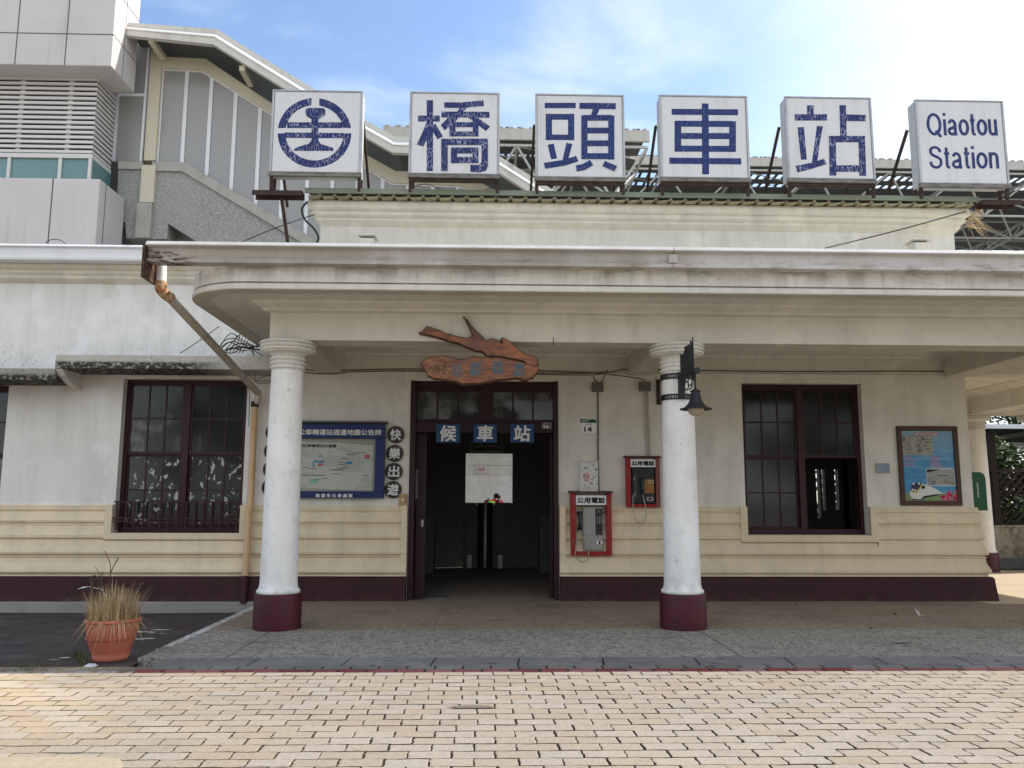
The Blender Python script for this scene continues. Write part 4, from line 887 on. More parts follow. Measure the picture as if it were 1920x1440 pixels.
# tangle of wires by the downpipe and over the awning
mb = MB(); rg = random.Random(8)
for k in range(10):
    a = W(rg.uniform(405, 425), rg.uniform(655, 664), -.45); c = W(rg.uniform(470, 505), rg.uniform(645, 668), -.35)
    m_ = (a+c)/2+Vector((rg.uniform(-.1, .1), rg.uniform(-.1, .1), rg.uniform(-.02, .16)))
    mb.tube(smooth_path([a, m_+Vector((-.1, 0, rg.uniform(-.03, .1))), m_+Vector((.1, 0, rg.uniform(-.05, .1))), c], 4), .007, 5)
for k in range(5):
    a = W(430+6*k, 662, -.4); mb.tube(smooth_path([a, a+Vector((.03, .1, .15)), a+Vector((.05, .15, .3))]), .006, 5)
tag(mb.build('cable_tangle', M['cable']), 'tangled black wires heaped on the awning beside the column capital', 'wires')
mb = MB()
for pix in ([(478, 713), (481, 700), (505, 699), (520, 704)], [(478, 715), (495, 706), (520, 702)], [(479, 716), (500, 714), (520, 715)], [(482, 719), (500, 718), (520, 716)], [(460, 690), (466, 702), (480, 716)], [(462, 714), (466, 726), (468, 750), (466, 800)]):
    mb.tube(smooth_path(wl(pix, -.2)), .006, 5)
tag(mb.build('cable_tangle', M['cable_grey']), 'loose grey wires looping between downpipe and column', 'wires')
cable('cable', [W(338, 662, -.5), W(365, 645, -.4), W(411, 612, -.15)], .007, 'thin black wire slanting over the left awning up to the wing wall')

# driftwood name board
t = thing('name_board', 'two piece orange brown driftwood board with faded teal characters above the door', 'sign', (.2, -3.0, 3.2))
YW = -3.0; KW, OW = 7.385, (770, 580)
def wp(pts, Y=YW): return [(lambda p: (p.x, p.z))(W(x/KW+OW[0], y/KW+OW[1], Y)) for x, y in pts]
def jag(pts, amp=5, n=3, seed=0):
    rg = random.Random(seed); out = []
    for i in range(len(pts)):
        a, b = pts[i], pts[(i+1) % len(pts)]
        for k in range(n):
            u = k/n; j = amp if k else amp*.3; out.append((a[0]+(b[0]-a[0])*u+rg.uniform(-j, j), a[1]+(b[1]-a[1])*u+rg.uniform(-j, j)))
    return out
def slab(nm, pts, y0, y1, parent, inset=14, seed=1):
    big = jag(pts, 6, 3, seed); P = wp(big); cxm = sum(p[0] for p in P)/len(P); n = len(P)
    # rounded slab: front ring pulled in a little along the outline normal
    def off(d):
        out = []
        for i in range(n):
            a, b, c = P[i-1], P[i], P[(i+1) % n]; nx, nz = (c[1]-a[1]), -(c[0]-a[0]); l = math.hypot(nx, nz) or 1
            out.append((b[0]+nx/l*d, b[1]+nz/l*d))
        return out
    ar = sum(P[i][0]*P[(i+1) % n][1]-P[(i+1) % n][0]*P[i][1] for i in range(n)); sg = -1 if ar > 0 else 1
    rings = [(P, y1), (P, y0+.03), (off(sg*.006), y0+.012), (off(sg*.016), y0)]
    mb = MB(); v = [(p[0], y, p[1]) for ring, y in rings for p in ring]; f = []; ms = []
    mb.v = v
    for r in range(3):
        for i in range(n): mb.f.append([r*n+i, r*n+(i+1) % n, (r+1)*n+(i+1) % n, (r+1)*n+i]); mb.m.append(1); mb.s.append(False)
    from mathutils.geometry import tessellate_polygon
    fr = tessellate_polygon([[Vector((p[0], p[1], 0)) for p in rings[3][0]]])
    for tr in fr: mb.f.append([3*n+i for i in tr]); mb.m.append(0); mb.s.append(False)
    for tr in tessellate_polygon([[Vector((p[0], p[1], 0)) for p in P]]): mb.f.append(list(tr)); mb.m.append(1); mb.s.append(False)
    return mb.build(nm, [M['wood'], M['woodedge']], parent)
slab('branch', [(105, 310), (180, 265), (210, 222), (300, 245), (440, 300), (600, 350), (760, 380), (850, 365), (830, 300), (780, 200), (720, 95), (790, 130), (870, 245), (960, 330), (1060, 425), (1090, 390), (1160, 395), (1230, 430), (1270, 475), (1240, 410), (1270, 375), (1320, 400), (1400, 450), (1500, 540), (1600, 610), (1700, 630), (1760, 670), (1780, 730), (1740, 790), (1690, 800), (1600, 770), (1560, 725), (1400, 690), (1250, 660), (1060, 655), (990, 590), (900, 575), (760, 520), (600, 460), (400, 400), (210, 350), (125, 340)], -2.99, -2.905, t, seed=5)
bd = slab('board', [(130, 760), (250, 660), (430, 640), (600, 670), (730, 690), (900, 655), (1060, 662), (1250, 668), (1400, 700), (1560, 735), (1690, 790), (1780, 760), (1760, 880), (1700, 960), (1580, 995), (1480, 970), (1430, 965), (1300, 985), (1200, 990), (1060, 1025), (900, 1040), (740, 1050), (600, 1010), (450, 985), (330, 975), (230, 930), (190, 850)], -3.045, -2.94, t, seed=9)
mb = MB(); 
for i, ch in enumerate('站驛頭橋'):
    cx_, cy_ = ((640, 855), (905, 825), (1210, 815), (1500, 835))[i]
    a = W((cx_-80)/KW+OW[0], (cy_-95)/KW+OW[1], -3.046); c = W((cx_+80)/KW+OW[0], (cy_+95)/KW+OW[1], -3.046)
    bold_text(mb, ch, (a.x+c.x)/2, (a.z+c.z)/2, c.x-a.x, a.z-c.z, -3.0455, .006)
mb.build('lettering', M['tealpaint'], bd)
mb = MB(); rg = random.Random(2)
for k in range(26):
    a = W((rg.gauss(400, 50))/KW+OW[0], rg.gauss(830, 55)/KW+OW[1], -3.046); d = Vector((rg.uniform(-.05, .05), 0, rg.uniform(-.05, .05)))
    mb.tube([a, a+d*.5+Vector((0, -.004, .004)), a+d], .007, 5)
mb.build('carved_ornament', mat('worn_carving', (.20, .13, .06), [dict(s=20, lo=.4, hi=.6, c=(.12, .05, .02), amt=.9)], rough=.6), bd)
mb = MB()
for x in (-.45, .75): mb.tube([(x, -2.915, 3.25), (x, -2.915, 3.35)], .004, 5)
mb.build('hanging_wire', M['cable'], t)

# door plates
for i, (ch, xa, xb, lab) in enumerate((('候', 818, 862.5, 'blue plate with the white character for waiting, over the door at left'), ('車', 888, 931.5, 'blue plate with the white character for vehicle, over the middle of the door'), ('站', 957, 1001, 'blue plate with the white character for station, over the door at right'))):
    a, b = W(xa, 795, -.05), W(xb, 830, -.05)
    mb = MB(); mb.box(a.x, b.x, -.05, -.035, b.z, a.z)
    t = tag(mb.build('door_plate', M['plateblue'], bevel=.002), lab, 'sign', 'blue character plates over the door')
    mb = MB(); bold_text(mb, ch, (a.x+b.x)/2, (a.z+b.z)/2, (b.x-a.x)*.70, (a.z-b.z)*.88, -.0505, .0075, shear=.06); mb.build('lettering', M['lettersilver'], t)
p = W(1025, 798, -.045); mb = MB(); mb.box(p.x-.075, p.x+.075, -.045, -.032, p.z-.05, p.z+.05)
t = tag(mb.build('number_plate', mat('worn_grey_plate', (.20, .19, .18), [dict(s=30, lo=.45, hi=.6, c=(.05, .04, .04), amt=.8)], rough=.6)), 'worn grey house number plate on the door frame', 'number plate')
mb = MB(); bold_text(mb, '14', p.x-.01, p.z-.017, .07, .05, -.046, .004); mb.build('lettering', M['lettersilver'], t)
a, b = W(1088, 786, -.012), W(1118.5, 812, -.012)
mb = MB(); mb.box(a.x, b.x, -.014, -.001, b.z, a.z); t = tag(mb.build('number_plate', M['paper']), 'white and green house number 14 plate on the porch wall', 'number plate')
mb = MB(); zg = W(1100, 792.7, -.012).z; mb.box(a.x, b.x, -.016, -.0141, zg, a.z); mb.build('green_band', mat('plate_green', (.010, .085, .055), rough=.5), t)
mb = MB(); xm = a.x*.28+b.x*.72; zz = zg
arcs = [(xm+.085*math.cos(rad(q)), zz+.062*math.sin(rad(q))) for q in range(25, 156, 13)]
for k in range(len(arcs)-1): mb.bar((arcs[k][0], -.017, arcs[k][1]), (arcs[k+1][0], -.017, arcs[k+1][1]), .010)
bold_text(mb, '橋頭區', a.x+.055, (zg+a.z)/2, .075, .026, -.0165)
mb.build('white_mark', M['paper'], t)
mb = MB(); bold_text(mb, '14', (a.x+b.x)/2-.005, W(1100, 805, 0).z, W(1110.5, 800, 0).x-W(1096, 800, 0).x, W(1100, 799, 0).z-W(1100, 809.5, 0).z, -.0145, .004); bold_text(mb, '站前街', (a.x+b.x)/2, W(1100, 795.6, 0).z, .12, .024, -.0145); mb.build('lettering', M['ink'], t)

# blue notice board with a route map
t = thing('notice_board', 'blue framed bus map notice board on the porch wall behind the left column', 'notice board', (-1.9, -.05, 1.5))
a, b = W(534, 792, -.09), W(719, 934, -.09)
bx0, bx1, bz0, bz1 = a.x, b.x, W(640, 934, -.09).z, W(640, 794, -.09).z
ix0, ix1, iz0, iz1 = W(545, 860, -.09).x, W(703, 860, -.09).x, W(640, 921, -.09).z, W(640, 822, -.09).z
mb = MB(); mb.box(bx0, bx1, -.09, -.002, iz1, bz1); mb.box(bx0, bx1, -.09, -.002, bz0, iz0); mb.box(bx0, ix0, -.09, -.002, iz0, iz1); mb.box(ix1, bx1, -.09, -.002, iz0, iz1)
mb.build('frame', M['navy'], t, bevel=.004)
mb = MB(); mb.box(bx0-.03, bx1+.035, -.135, -.002, bz1+.001, bz1+.03); mb.build('hood', mat('dark_hood_metal', (.06, .058, .065), rough=.6), t, bevel=.004)
mb = MB(); mb.box(ix0, ix1, -.03, -.002, iz0, iz1); mb.build('backing', mat('map_backing', (.36, .35, .28), [dict(s=2, lo=.4, hi=.7, c=(.30, .29, .23), amt=.7)], rough=.6), t)
m_map = mat('map_print', (.52, .53, .46), [dict(s=3, lo=.45, hi=.7, c=(.44, .49, .41), amt=.7), dict(s=(2, 2, 5), lo=.49, hi=.505, c=(.36, .37, .34), amt=.5)], rough=.3, spec=.5)
def mp(u, v): return (ix0+(ix1-ix0)*u, iz0+(iz1-iz0)*v)
mb = MB(); q = [mp(.03, .06), mp(.97, .02), mp(.975, .88), mp(.03, .95)]; mb.prism(q, -.036, -.031)
sheet_ = mb.build('map_sheet', m_map, t)
mb = MB()
for k in range(1, 46):
    u = .02+.955*k/46; c0, c1 = mp(u, .05), mp(u, .92); mb.box(c0[0]-.0008, c0[0]+.0008, -.0372, -.0362, c0[1], c1[1])
for k in range(1, 26):
    v = .05+.86*k/26; c0, c1 = mp(.03, v), mp(.97, v); mb.box(c0[0], c1[0], -.0378, -.0374, c0[1]-.0008, c0[1]+.0008)
mb.build('wire_glass_grid', mat('wire_grid', (.20, .21, .19), rough=.6), sheet_)
def mark(pts, m, name):
    mb = MB()
    for (u, v, w_, h_) in pts: c = mp(u, v); mb.box(c[0]-w_/2, c[0]+w_/2, -.0395, -.038, c[1]-h_/2, c[1]+h_/2)
    mb.build(name, m, sheet_)
mark([(.33, .56, .16, .028), (.265, .50, .018, .09), (.69, .54, .09, .035)], mat('map_blue', (.03, .22, .36), rough=.5), 'map_blue_mark')
mark([(.345, .50, .075, .04), (.90, .66, .075, .06)], mat('map_red', (.45, .10, .09), rough=.5), 'map_red_mark')
mark([(.28, .19, .11, .07), (.10, .55, .07, .06)], mat('map_green', (.22, .42, .32), rough=.5), 'map_green_mark')
rg = random.Random(5); lst = []
for (u, v, n) in ((.32, .65, 4), (.33, .69, 3), (.60, .62, 5), (.66, .70, 6), (.74, .73, 9), (.56, .55, 6), (.57, .51, 6), (.22, .42, 6), (.26, .30, 8), (.36, .30, 4), (.5, .40, 9), (.57, .43, 7), (.45, .41, 8), (.30, .22, 4), (.38, .24, 4), (.5, .33, 6), (.86, .30, 4), (.62, .46, 4), (.13, .45, 5), (.14, .3, 5)):
    for k in range(n): lst.append((u+k*.016, v+rg.uniform(-.004, .004), .011, .012))
mark(lst, M['ink'], 'map_captions')
mb = MB(); c = mp(.28, .86); bold_text(mb, '橋頭公車轉運站位置圖', c[0], c[1], .62, .05, -.0385, .001)
mb.build('map_title', M['ink'], sheet_)
mb = MB(); word(mb, '公車轉運站週邊地圖公告牌', 560, 715, 804.5, 816.5, -.091, .002); mb.build('lettering', M['lettersilver'], t)
mb = MB(); word(mb, '高 雄 市 公 車 處 製', 592, 661, 925.5, 933, -.091, .002); mb.build('lettering', M['lettersilver'], t)

# round character discs
for side, chars, xs, ys in ((1, '快樂出遊', (742, 740, 738.5, 737), (815, 850, 884, 918)), (0, '公共汽車', (514, 511, 509, 507), (811, 846, 880, 914))):
    for i, ch in enumerate(chars):
        p = W(xs[i], ys[i], -.03); mb = MB(); mb.lathe(p.x, p.z, [(.124, -.012), (.128, -.03), (.122, -.036)], 36, axis='y')
        lab = ('%s dark round character disc %s' % (('topmost', 'second', 'third', 'lowest')[i], 'between notice board and door' if side else 'half hidden behind the column'))
        t = tag(mb.build('round_plaque', M['disc']), lab, 'plaque', 'round character discs')
        mb = MB(); bold_text(mb, ch, p.x, p.z, .168, .172, -.0365, .0045, shear=.05); mb.build('lettering', M['lettersilver'], t)
p = W(755.5, 937, -.03); mb = MB(); mb.box(p.x-.058, p.x+.055, -.05, -.001, p.z-.095, p.z+.085)
t = tag(mb.build('switch_box', mat('tan_plastic', (.42, .28, .12), [dict(s=9, lo=.45, hi=.7, c=(.32, .2, .08), amt=.7)], rough=.5), bevel=.008), 'small tan switch box on the wall left of the door', 'switch')
mb = MB(); mb.box(p.x-.014, p.x+.010, -.058, -.0505, p.z-.02, p.z+.02); mb.build('button', M['paper'], t)

# no smoking cabinet
a, b = W(1087, 866, -.10), W(1122, 922, -.10)
t = thing('meter_cabinet', 'small white metal cabinet with peeling paint and no smoking sticker above the lower payphone', 'cabinet', ((a.x+b.x)/2, -.05, b.z))
m_cab = mat('chipped_white_metal', (.62, .62, .59), [dict(s=26, lo=.63, hi=.66, c=(.05, .04, .035), amt=.95, d=3), dict(s=5, lo=.5, hi=.8, c=(.5, .48, .43), amt=.5)], rough=.5)
mb = MB(); mb.box(a.x, b.x, -.095, -.001, b.z, a.z); mb.box(a.x-.008, b.x+.012, -.105, -.001, a.z+.0005, a.z+.014); mb.build('cabinet', m_cab, t, bevel=.003)
mb = MB(); mb.box(a.x+.006, b.x-.006, -.102, -.0955, b.z+.006, a.z-.008); dd = mb.build('door', m_cab, t, bevel=.003)
c = W(1099.5, 893, -.103); mb = MB(); mb.box(c.x-.05, c.x+.05, -.1035, -.1025, c.z-.075, c.z+.055); st = mb.build('sticker', mat('sticker_white', (.70, .62, .58), rough=.5), t)
mb = MB(); R_ = .041
for k in range(24):
    q0_, q1_ = rad(15*k), rad(15*k+15); mb.bar((c.x+R_*math.cos(q0_), -.1045, c.z+R_*math.sin(q0_)), (c.x+R_*math.cos(q1_), -.1045, c.z+R_*math.sin(q1_)), .009)
mb.bar((c.x-R_*.7, -.105, c.z+R_*.7), (c.x+R_*.7, -.105, c.z-R_*.7), .008)
for k in range(3): mb.box(c.x-.035, c.x+.035, -.1045, -.1037, c.z-.056-.008*k, c.z-.052-.008*k)
mb.build('no_smoking_ring', mat('sign_red', (.42, .03, .03), rough=.5), st)
mb = MB(); mb.box(c.x-.026, c.x+.02, -.1043, -.1036, c.z-.006, c.z+.004); mb.build('cigarette_mark', M['ink'], st)
mb = MB(); rg = random.Random(4)
for k in range(14):
    x, z = rg.uniform(a.x+.02, b.x-.02), rg.uniform(b.z+.02, a.z-.05)
    if abs(x-c.x) < .06 and abs(z-c.z) < .09: continue
    n = 6; r_ = rg.uniform(.005, .013); mb.prism([(x+r_*math.cos(q)*rg.uniform(.6, 1.2), z+r_*1.3*math.sin(q)*rg.uniform(.6, 1.2)) for q in [2*math.pi*i/n for i in range(n)]], -.1028, -.102)
mb.build('paint_chip', M['rust'], dd)

# payphones
def payphone(px0, px1, pyt, pyb, kind, label):
    Y = -.16 if kind == 'grey' else -.12
    a, b = W(px0, pyt, Y), W(px1, pyb, Y); X0, X1, Z0, Z1 = a.x, b.x, b.z, a.z; wd = X1-X0; ht = Z1-Z0
    t = thing('payphone', label, 'payphone', ((X0+X1)/2, -.06, Z0), 'payphones on the porch wall')
    mA, mB_ = M['red'], (M['red'] if kind == 'grey' else M['redfade'])
    y0, y1 = Y, -.002
    sw = wd*.13
    zs0, zs1 = Z1-ht*.215, Z1-ht*.065
    # hood: two red side posts, top rail, bottom rail, sloping brown top
    mb = MB(); mb.box(X0, X0+sw, y0, y1, Z0, Z1-ht*.03); mb.box(X0+sw, X1-sw, y0+.01, y1, Z0, Z0+ht*.065); mb.build('hood_side', mA, t, bevel=.006)
    mb = MB(); mb.box(X1-sw, X1, y0, y1, Z0, Z1-ht*.03); mb.build('hood_side', mB_, t, bevel=.006)
    mb = MB(); xprism(mb, [(y0-.05, Z1-ht*.028), (y1, Z1-ht*.028), (y1, Z1+.01), (y0-.05, Z1-.012)], X0-.025, X1+.025); mb.build('hood_top', M['roofbrown'], t, bevel=.005)
    mb = MB(); mb.box(X0+sw, X1-sw, -.02, y1, Z0+ht*.065, zs0); mb.build('back_panel', mat('grey_back_panel', (.11, .125, .125), rough=.5), t)
    mb = MB(); mb.box(X0+sw*1.02, X1-sw*1.02, y0+.004, y0+.016, zs0, zs1); pl = mb.build('name_plate', M['paper'], t)
    mb = MB(); bold_text(mb, '公用電話', (X0+X1)/2, (zs0+zs1)/2, (wd-2*sw)*.93, (zs1-zs0)*.66, y0+.0035, .0045, shear=.08); mb.build('lettering', M['ink'], pl)
    fz0, fz1 = Z0+ht*.075, zs0-ht*.03
    if kind == 'grey':
        bx0, bx1 = X0+wd*.30, X0+wd*.785
        mb = MB(); mb.box(bx0, bx1, y0+.03, -.02, fz0, fz1); ph = mb.build('phone_body', mat('grey_phone_metal', (.27, .265, .24), [dict(s=4, lo=.4, hi=.7, c=(.23, .225, .205), amt=.7)], rough=.4, metal=.2), t, bevel=.008)
        yy = y0+.03
        mb = MB(); mb.box(bx0+.02, bx1-.15*wd, yy-.006, yy, fz0+ht*.24, fz1-.02); mb.box(bx0+.012, bx1-.012, yy-.004, yy, fz0+.02, fz0+ht*.225); mb.build('cover', mat('grey_phone_cover', (.31, .305, .28), rough=.4, metal=.2), ph, bevel=.003)
        kx0, kx1 = X0+wd*.605, X0+wd*.775
        mb = MB(); mb.box(kx0, kx1, yy-.008, yy, fz0+ht*.245, fz1-.025); kp = mb.build('control_panel', mat('dark_control_panel', (.025, .025, .022), [dict(s=40, lo=.5, hi=.6, c=(.10, .09, .07), amt=.6, zr=(1.05, .95))], rough=.5), ph)
        mb = MB()
        for r in range(4):
            for c_ in range(3): mb.box(kx0+.022+c_*.03, kx0+.038+c_*.03, yy-.0125, yy-.0081, fz1-.155-r*.028, fz1-.141-r*.028)
        mb.build('key', M['metalgrey'], kp)
        mb = MB(); mb.box(kx0+.03, kx1-.03, yy-.010, yy-.0081, fz1-.085, fz1-.05); mb.build('display', mat('display_grey', (.12, .13, .11), rough=.3), kp)
        mb = MB(); mb.box(kx1-.085, kx1-.005, yy-.006, yy-.001, fz0+ht*.10, fz0+ht*.155); mb.build('coin_label', M['paper'], ph)
        mb = MB(); mb.box(kx1-.06, kx1-.03, yy-.008, yy-.0061, fz0+ht*.10, fz0+ht*.15); mb.box(X0+wd*.5, X0+wd*.515, yy-.008, yy-.0045, fz0+ht*.11, fz0+ht*.13); mb.box(X0+wd*.5, X0+wd*.515, yy-.008, yy-.0045, fz0+ht*.03, fz0+ht*.045); mb.build('coin_slot', M['ink'], ph)
        hx = X0+wd*.225; hz1, hz0 = fz1-ht*.08, fz1-ht*.36
        cord = [(hx, y0+.02, hz0), (hx-.045, y0-.01, hz0-.14), (hx-.075, y0-.02, hz0-.30), (hx-.06, y0-.03, Z0-.03), (hx+.02, y0-.03, Z0-.085), (hx+.10, y0-.03, Z0-.05), (hx+.115, y0-.02, Z0+.06), (hx+.05, y0+.0, hz0-.14), (hx+.005, y0+.03, hz0-.02)]
    else:
        bx0, bx1 = X0+wd*.18, X1-wd*.155
        mb = MB(); mb.box(bx0, bx1, y0+.02, -.02, fz0-.005, fz1+ht*.02); ph = mb.build('phone_body', mat('black_phone_body', (.018, .019, .02), rough=.35), t, bevel=.012)
        yy = y0+.02
        mb = MB(); mb.box(X0+wd*.52, bx1-.015, yy-.006, yy, fz0+ht*.20, fz0+ht*.47); co_ = mb.build('instruction_card', mat('ochre_card', (.30, .15, .025), [dict(s=30, lo=.5, hi=.65, c=(.22, .11, .02), amt=.7)], rough=.5), ph)
        mb = MB()
        for r in range(2):
            for c_ in range(4): mb.box(X0+wd*.64+c_*.025, X0+wd*.64+.013+c_*.025, yy-.0075, yy-.0061, fz0+ht*.44-r*.03, fz0+ht*.45-r*.03)
        mb.build('key', M['paper'], co_)
        mb = MB(); mb.box(bx1-.125, bx1-.03, yy-.005, yy, fz0+ht*.055, fz0+ht*.125); lb = mb.build('label', M['metalgrey'], ph)
        mb = MB(); mb.prism([(bx1-.115, fz0+ht*.09), (bx1-.077, fz0+ht*.06), (bx1-.04, fz0+ht*.09), (bx1-.077, fz0+ht*.12)], yy-.0065, yy-.0051); mb.build('label_mark', M['ink'], lb)
        mb = MB()
        for z in (.45, .14): mb.box(bx0+.02, bx0+.035, yy-.004, yy, fz0+ht*z, fz0+ht*(z+.06))
        mb.box(bx0+.05, bx0+.054, yy-.003, yy, fz0+ht*.12, fz0+ht*.55); mb.build('edge_trim', M['metalgrey'], ph)
        hx = X0+wd*.46; hz1, hz0 = fz0+ht*.47, fz0+ht*.20
        cord = [(hx, y0+.0, hz0), (hx+.02, y0-.02, hz0-.1), (hx+.045, y0-.03, Z0-.05), (hx+.02, y0-.03, Z0-.19), (hx-.05, y0-.03, Z0-.235), (hx-.12, y0-.03, Z0-.16), (hx-.14, y0-.02, Z0-.01), (hx-.142, y0-.005, Z0+.10), (hx-.14, y0+.02, Z0+.18)]
    mb = MB(); hy = yy-.03 if kind == 'black' else y0+.045
    mb.tube([(hx, hy+.01, hz1), (hx, hy-.012, hz1-.06), (hx, hy-.018, (hz0+hz1)/2), (hx, hy-.012, hz0+.05), (hx, hy+.01, hz0)], [.030, .026, .021, .025, .029], 12)
    mb.lathe(hx, hz1-.02, [(.034, hy+.03), (.034, hy-.0), (.02, hy-.006)], 16, axis='y'); mb.lathe(hx, hz0+.022, [(.034, hy+.03), (.034, hy-.0), (.02, hy-.006)], 16, axis='y')
    mb.build('handset', mat('handset_plastic', (.016, .022, .026), rough=.3), t)
    mb = MB(); mb.tube(smooth_path(cord), .0075, 8); mb.build('cord', mat('steel_cord', (.34, .32, .27), rough=.4, metal=.4), t)
    return t
payphone(1070, 1148, 921, 1042, 'grey', 'red framed payphone with a grey metal body, lower and nearer the door')
payphone(1174, 1239, 855, 951.5, 'black', 'faded red framed payphone with a black body, higher and beside the lamp column')

# panel on the wall behind the lamp column
a, b = W(1230.5, 712, -.02), W(1290, 759, -.02)
mb = MB(); mb.box(a.x, a.x+.05, -.04, -.001, b.z, a.z); mb.box(b.x-.05, b.x, -.04, -.001, b.z, a.z); mb.box(a.x+.05, b.x-.05, -.04, -.001, a.z-.03, a.z); mb.box(a.x+.05, b.x-.05, -.04, -.001, b.z, b.z+.03)
t = tag(mb.build('picture_frame', mat('dark_brown_frame', (.035, .02, .016), rough=.6)), 'small dark framed blank panel on the wall hidden behind the lamp column', 'frame')
mb = MB(); mb.box(a.x+.05, b.x-.05, -.015, -.001, b.z+.03, a.z-.03); mb.build('panel', mat('cream_board', (.50, .46, .36), rough=.7), t)

# framed poster
t = thing('framed_poster', 'brown framed railway history poster with a train on blue, right end of the porch wall', 'poster', (6.6, -.02, 1.4))
a, b = W(1680.5, 799, -.03), W(1801.5, 949, -.03); X0, X1 = a.x+.02, W(1797, 870, -.03).x+.02; Z0, Z1 = W(1745, 948, -.03).z, W(1735, 799, -.03).z; f = .072
X0 = W(1685, 870, -.03).x
mb = MB(); mb.box(X0, X1, -.04, -.002, Z1-f, Z1); mb.box(X0, X1, -.04, -.002, Z0, Z0+f); mb.box(X0, X0+f, -.04, -.002, Z0+f, Z1-f); mb.box(X1-f, X1, -.04, -.002, Z0+f, Z1-f); mb.build('frame', M['posterframe'], t, bevel=.006)
ux0, ux1, uz0, uz1 = X0+f, X1-f, Z0+f, Z1-f
m_post = mat('poster_print', (.035, .21, .42), [dict(s=(2, 2, 3), lo=.42, hi=.62, c=(.05, .30, .52), amt=.8, dist=1), dict(s=1.5, lo=.2, hi=.5, c=(.22, .34, .42), amt=.9, zr=(2.0, 2.5)), dict(s=(3, 3, 14), lo=.55, hi=.7, c=(.42, .52, .58), amt=.6, d=7), dict(s=9, lo=.2, hi=.4, c=(.20, .28, .06), amt=.9, zr=(1.60, 1.555))], rough=.35, spec=.4)
mb = MB(); mb.box(ux0, ux1, -.018, -.002, uz0, uz1); ps = mb.build('print', m_post, t)
def pu(u, v): return (ux0+(ux1-ux0)*u, uz1-(uz1-uz0)*v)
def pq(mb, u0, v0, u1, v1, y, r=0):
    a_, b_ = pu(u0, v0), pu(u1, v1); mb.box(a_[0], b_[0], y-.0004, y, b_[1], a_[1])
m_old = mat('old_photo_print', (.34, .33, .27), [dict(s=(12, 12, 30), lo=.45, hi=.58, c=(.09, .09, .07), amt=.9, zr=(2.12, 2.22), d=6), dict(s=6, lo=.4, hi=.6, c=(.44, .43, .36), amt=.7)], rough=.5)
mb = MB(); pq(mb, .02, .085, .60, .35, -.0186); mb.build('old_photograph', m_old, ps)
m_white = mat('print_white', (.66, .66, .62), rough=.5)
mb = MB(); pq(mb, .44, .54, .985, .79, -.0186); mb.build('station_photograph', m_white, ps)
mb = MB(); pq(mb, .45, .55, .975, .78, -.0192); mb.build('station_photograph', mat('station_photo_print', (.33, .33, .30), [dict(s=(7, 7, 24), lo=.45, hi=.6, c=(.10, .11, .11), amt=.9, zr=(1.85, 1.70)), dict(s=11, lo=.62, hi=.68, c=(.03, .10, .22), amt=.9, zr=(1.8, 1.72))], rough=.5), ps)
mb = MB(); pts = [pu(.45, .553), pu(.72, .553), pu(.45, .60)]; mb.prism(pts, -.0199, -.0193)
for k in range(5):
    pq(mb, .655+k*.042, .633, .68+k*.042, .65, -.0199)
mb.build('photo_dark', M['ink'], ps)
mb = MB(); c_ = pu(.48, .05); bold_text(mb, '本站沿革', c_[0], c_[1], .40, .062, -.0186, .010); mb.build('title_outline', mat('title_red', (.50, .02, .03), rough=.5), ps)
mb = MB(); bold_text(mb, '本站沿革', c_[0], c_[1], .375, .045, -.0215, .001); mb.build('title', m_white, ps)
mb = MB()
for (u, v, w_) in ((.02, .375, .14), (.02, .43, .22), (.02, .487, .22), (.52, .375, .20), (.52, .425, .18), (.52, .452, .2), (.52, .487, .23)): pq(mb, u, v, u+w_, v+.012, -.0188)
mb.build('heading_line', mat('heading_pink', (.46, .16, .30), rough=.5), ps)
mb = MB(); rg = random.Random(6)
for (u, v, n) in ((.03, .402, 14), (.03, .458, 9), (.03, .512, 10), (.53, .402, 8), (.53, .47, 9), (.52, .508, 14), (.53, .525, 18)):
    for k in range(n): pq(mb, u+k*.024, v, u+k*.024+.015, v+.012, -.0188)
mb.build('text_line', mat('text_pale', (.40, .44, .48), rough=.5), ps)
# train on the poster
def pp_(lst): return [pu((x-135)/(990-135), (y-155)/(1300-155)) for x, y in lst]
def flat(lst, y, m, name):
    mb = MB(); mb.prism(pp_(lst), y-.0004, y); return mb.build(name, m, ps)
flat([(215, 1190), (230, 1130), (300, 1110), (440, 1020), (640, 1100), (760, 1185), (560, 1215), (440, 1225), (400, 1275), (330, 1280), (240, 1255)], -.0188, m_white, 'train_body')
flat([(232, 1270), (400, 1278), (450, 1222), (640, 1195), (760, 1185), (620, 1225), (470, 1250), (410, 1290), (260, 1290)], -.0194, M['ink'], 'train_underside')
flat([(225, 1150), (320, 1175), (395, 1110), (440, 1035), (430, 1020), (300, 1130), (232, 1130)], -.0194, mat('train_yellow', (.55, .42, .04), rough=.5), 'train_stripe')
flat([(235, 1120), (250, 1050), (290, 1010), (400, 1005), (425, 1020), (370, 1100), (310, 1155), (240, 1145)], -.0200, mat('train_navy', (.02, .03, .09), rough=.3), 'train_windscreen')
flat([(420, 1075), (440, 1045), (475, 1060), (470, 1110), (415, 1105)], -.0200, M['ink'], 'train_window')
mb = MB(); 
for (x, y) in ((262, 1122), (305, 1130), (288, 1024), (380, 1022)):
    q = pp_([(x, y)])[0]; mb.lathe(q[0], q[1], [(.016, -.0200), (.016, -.0208)], 12, axis='y')
mb.build('train_lamp', M['paper'], ps)
mb = MB(); rg = random.Random(9)
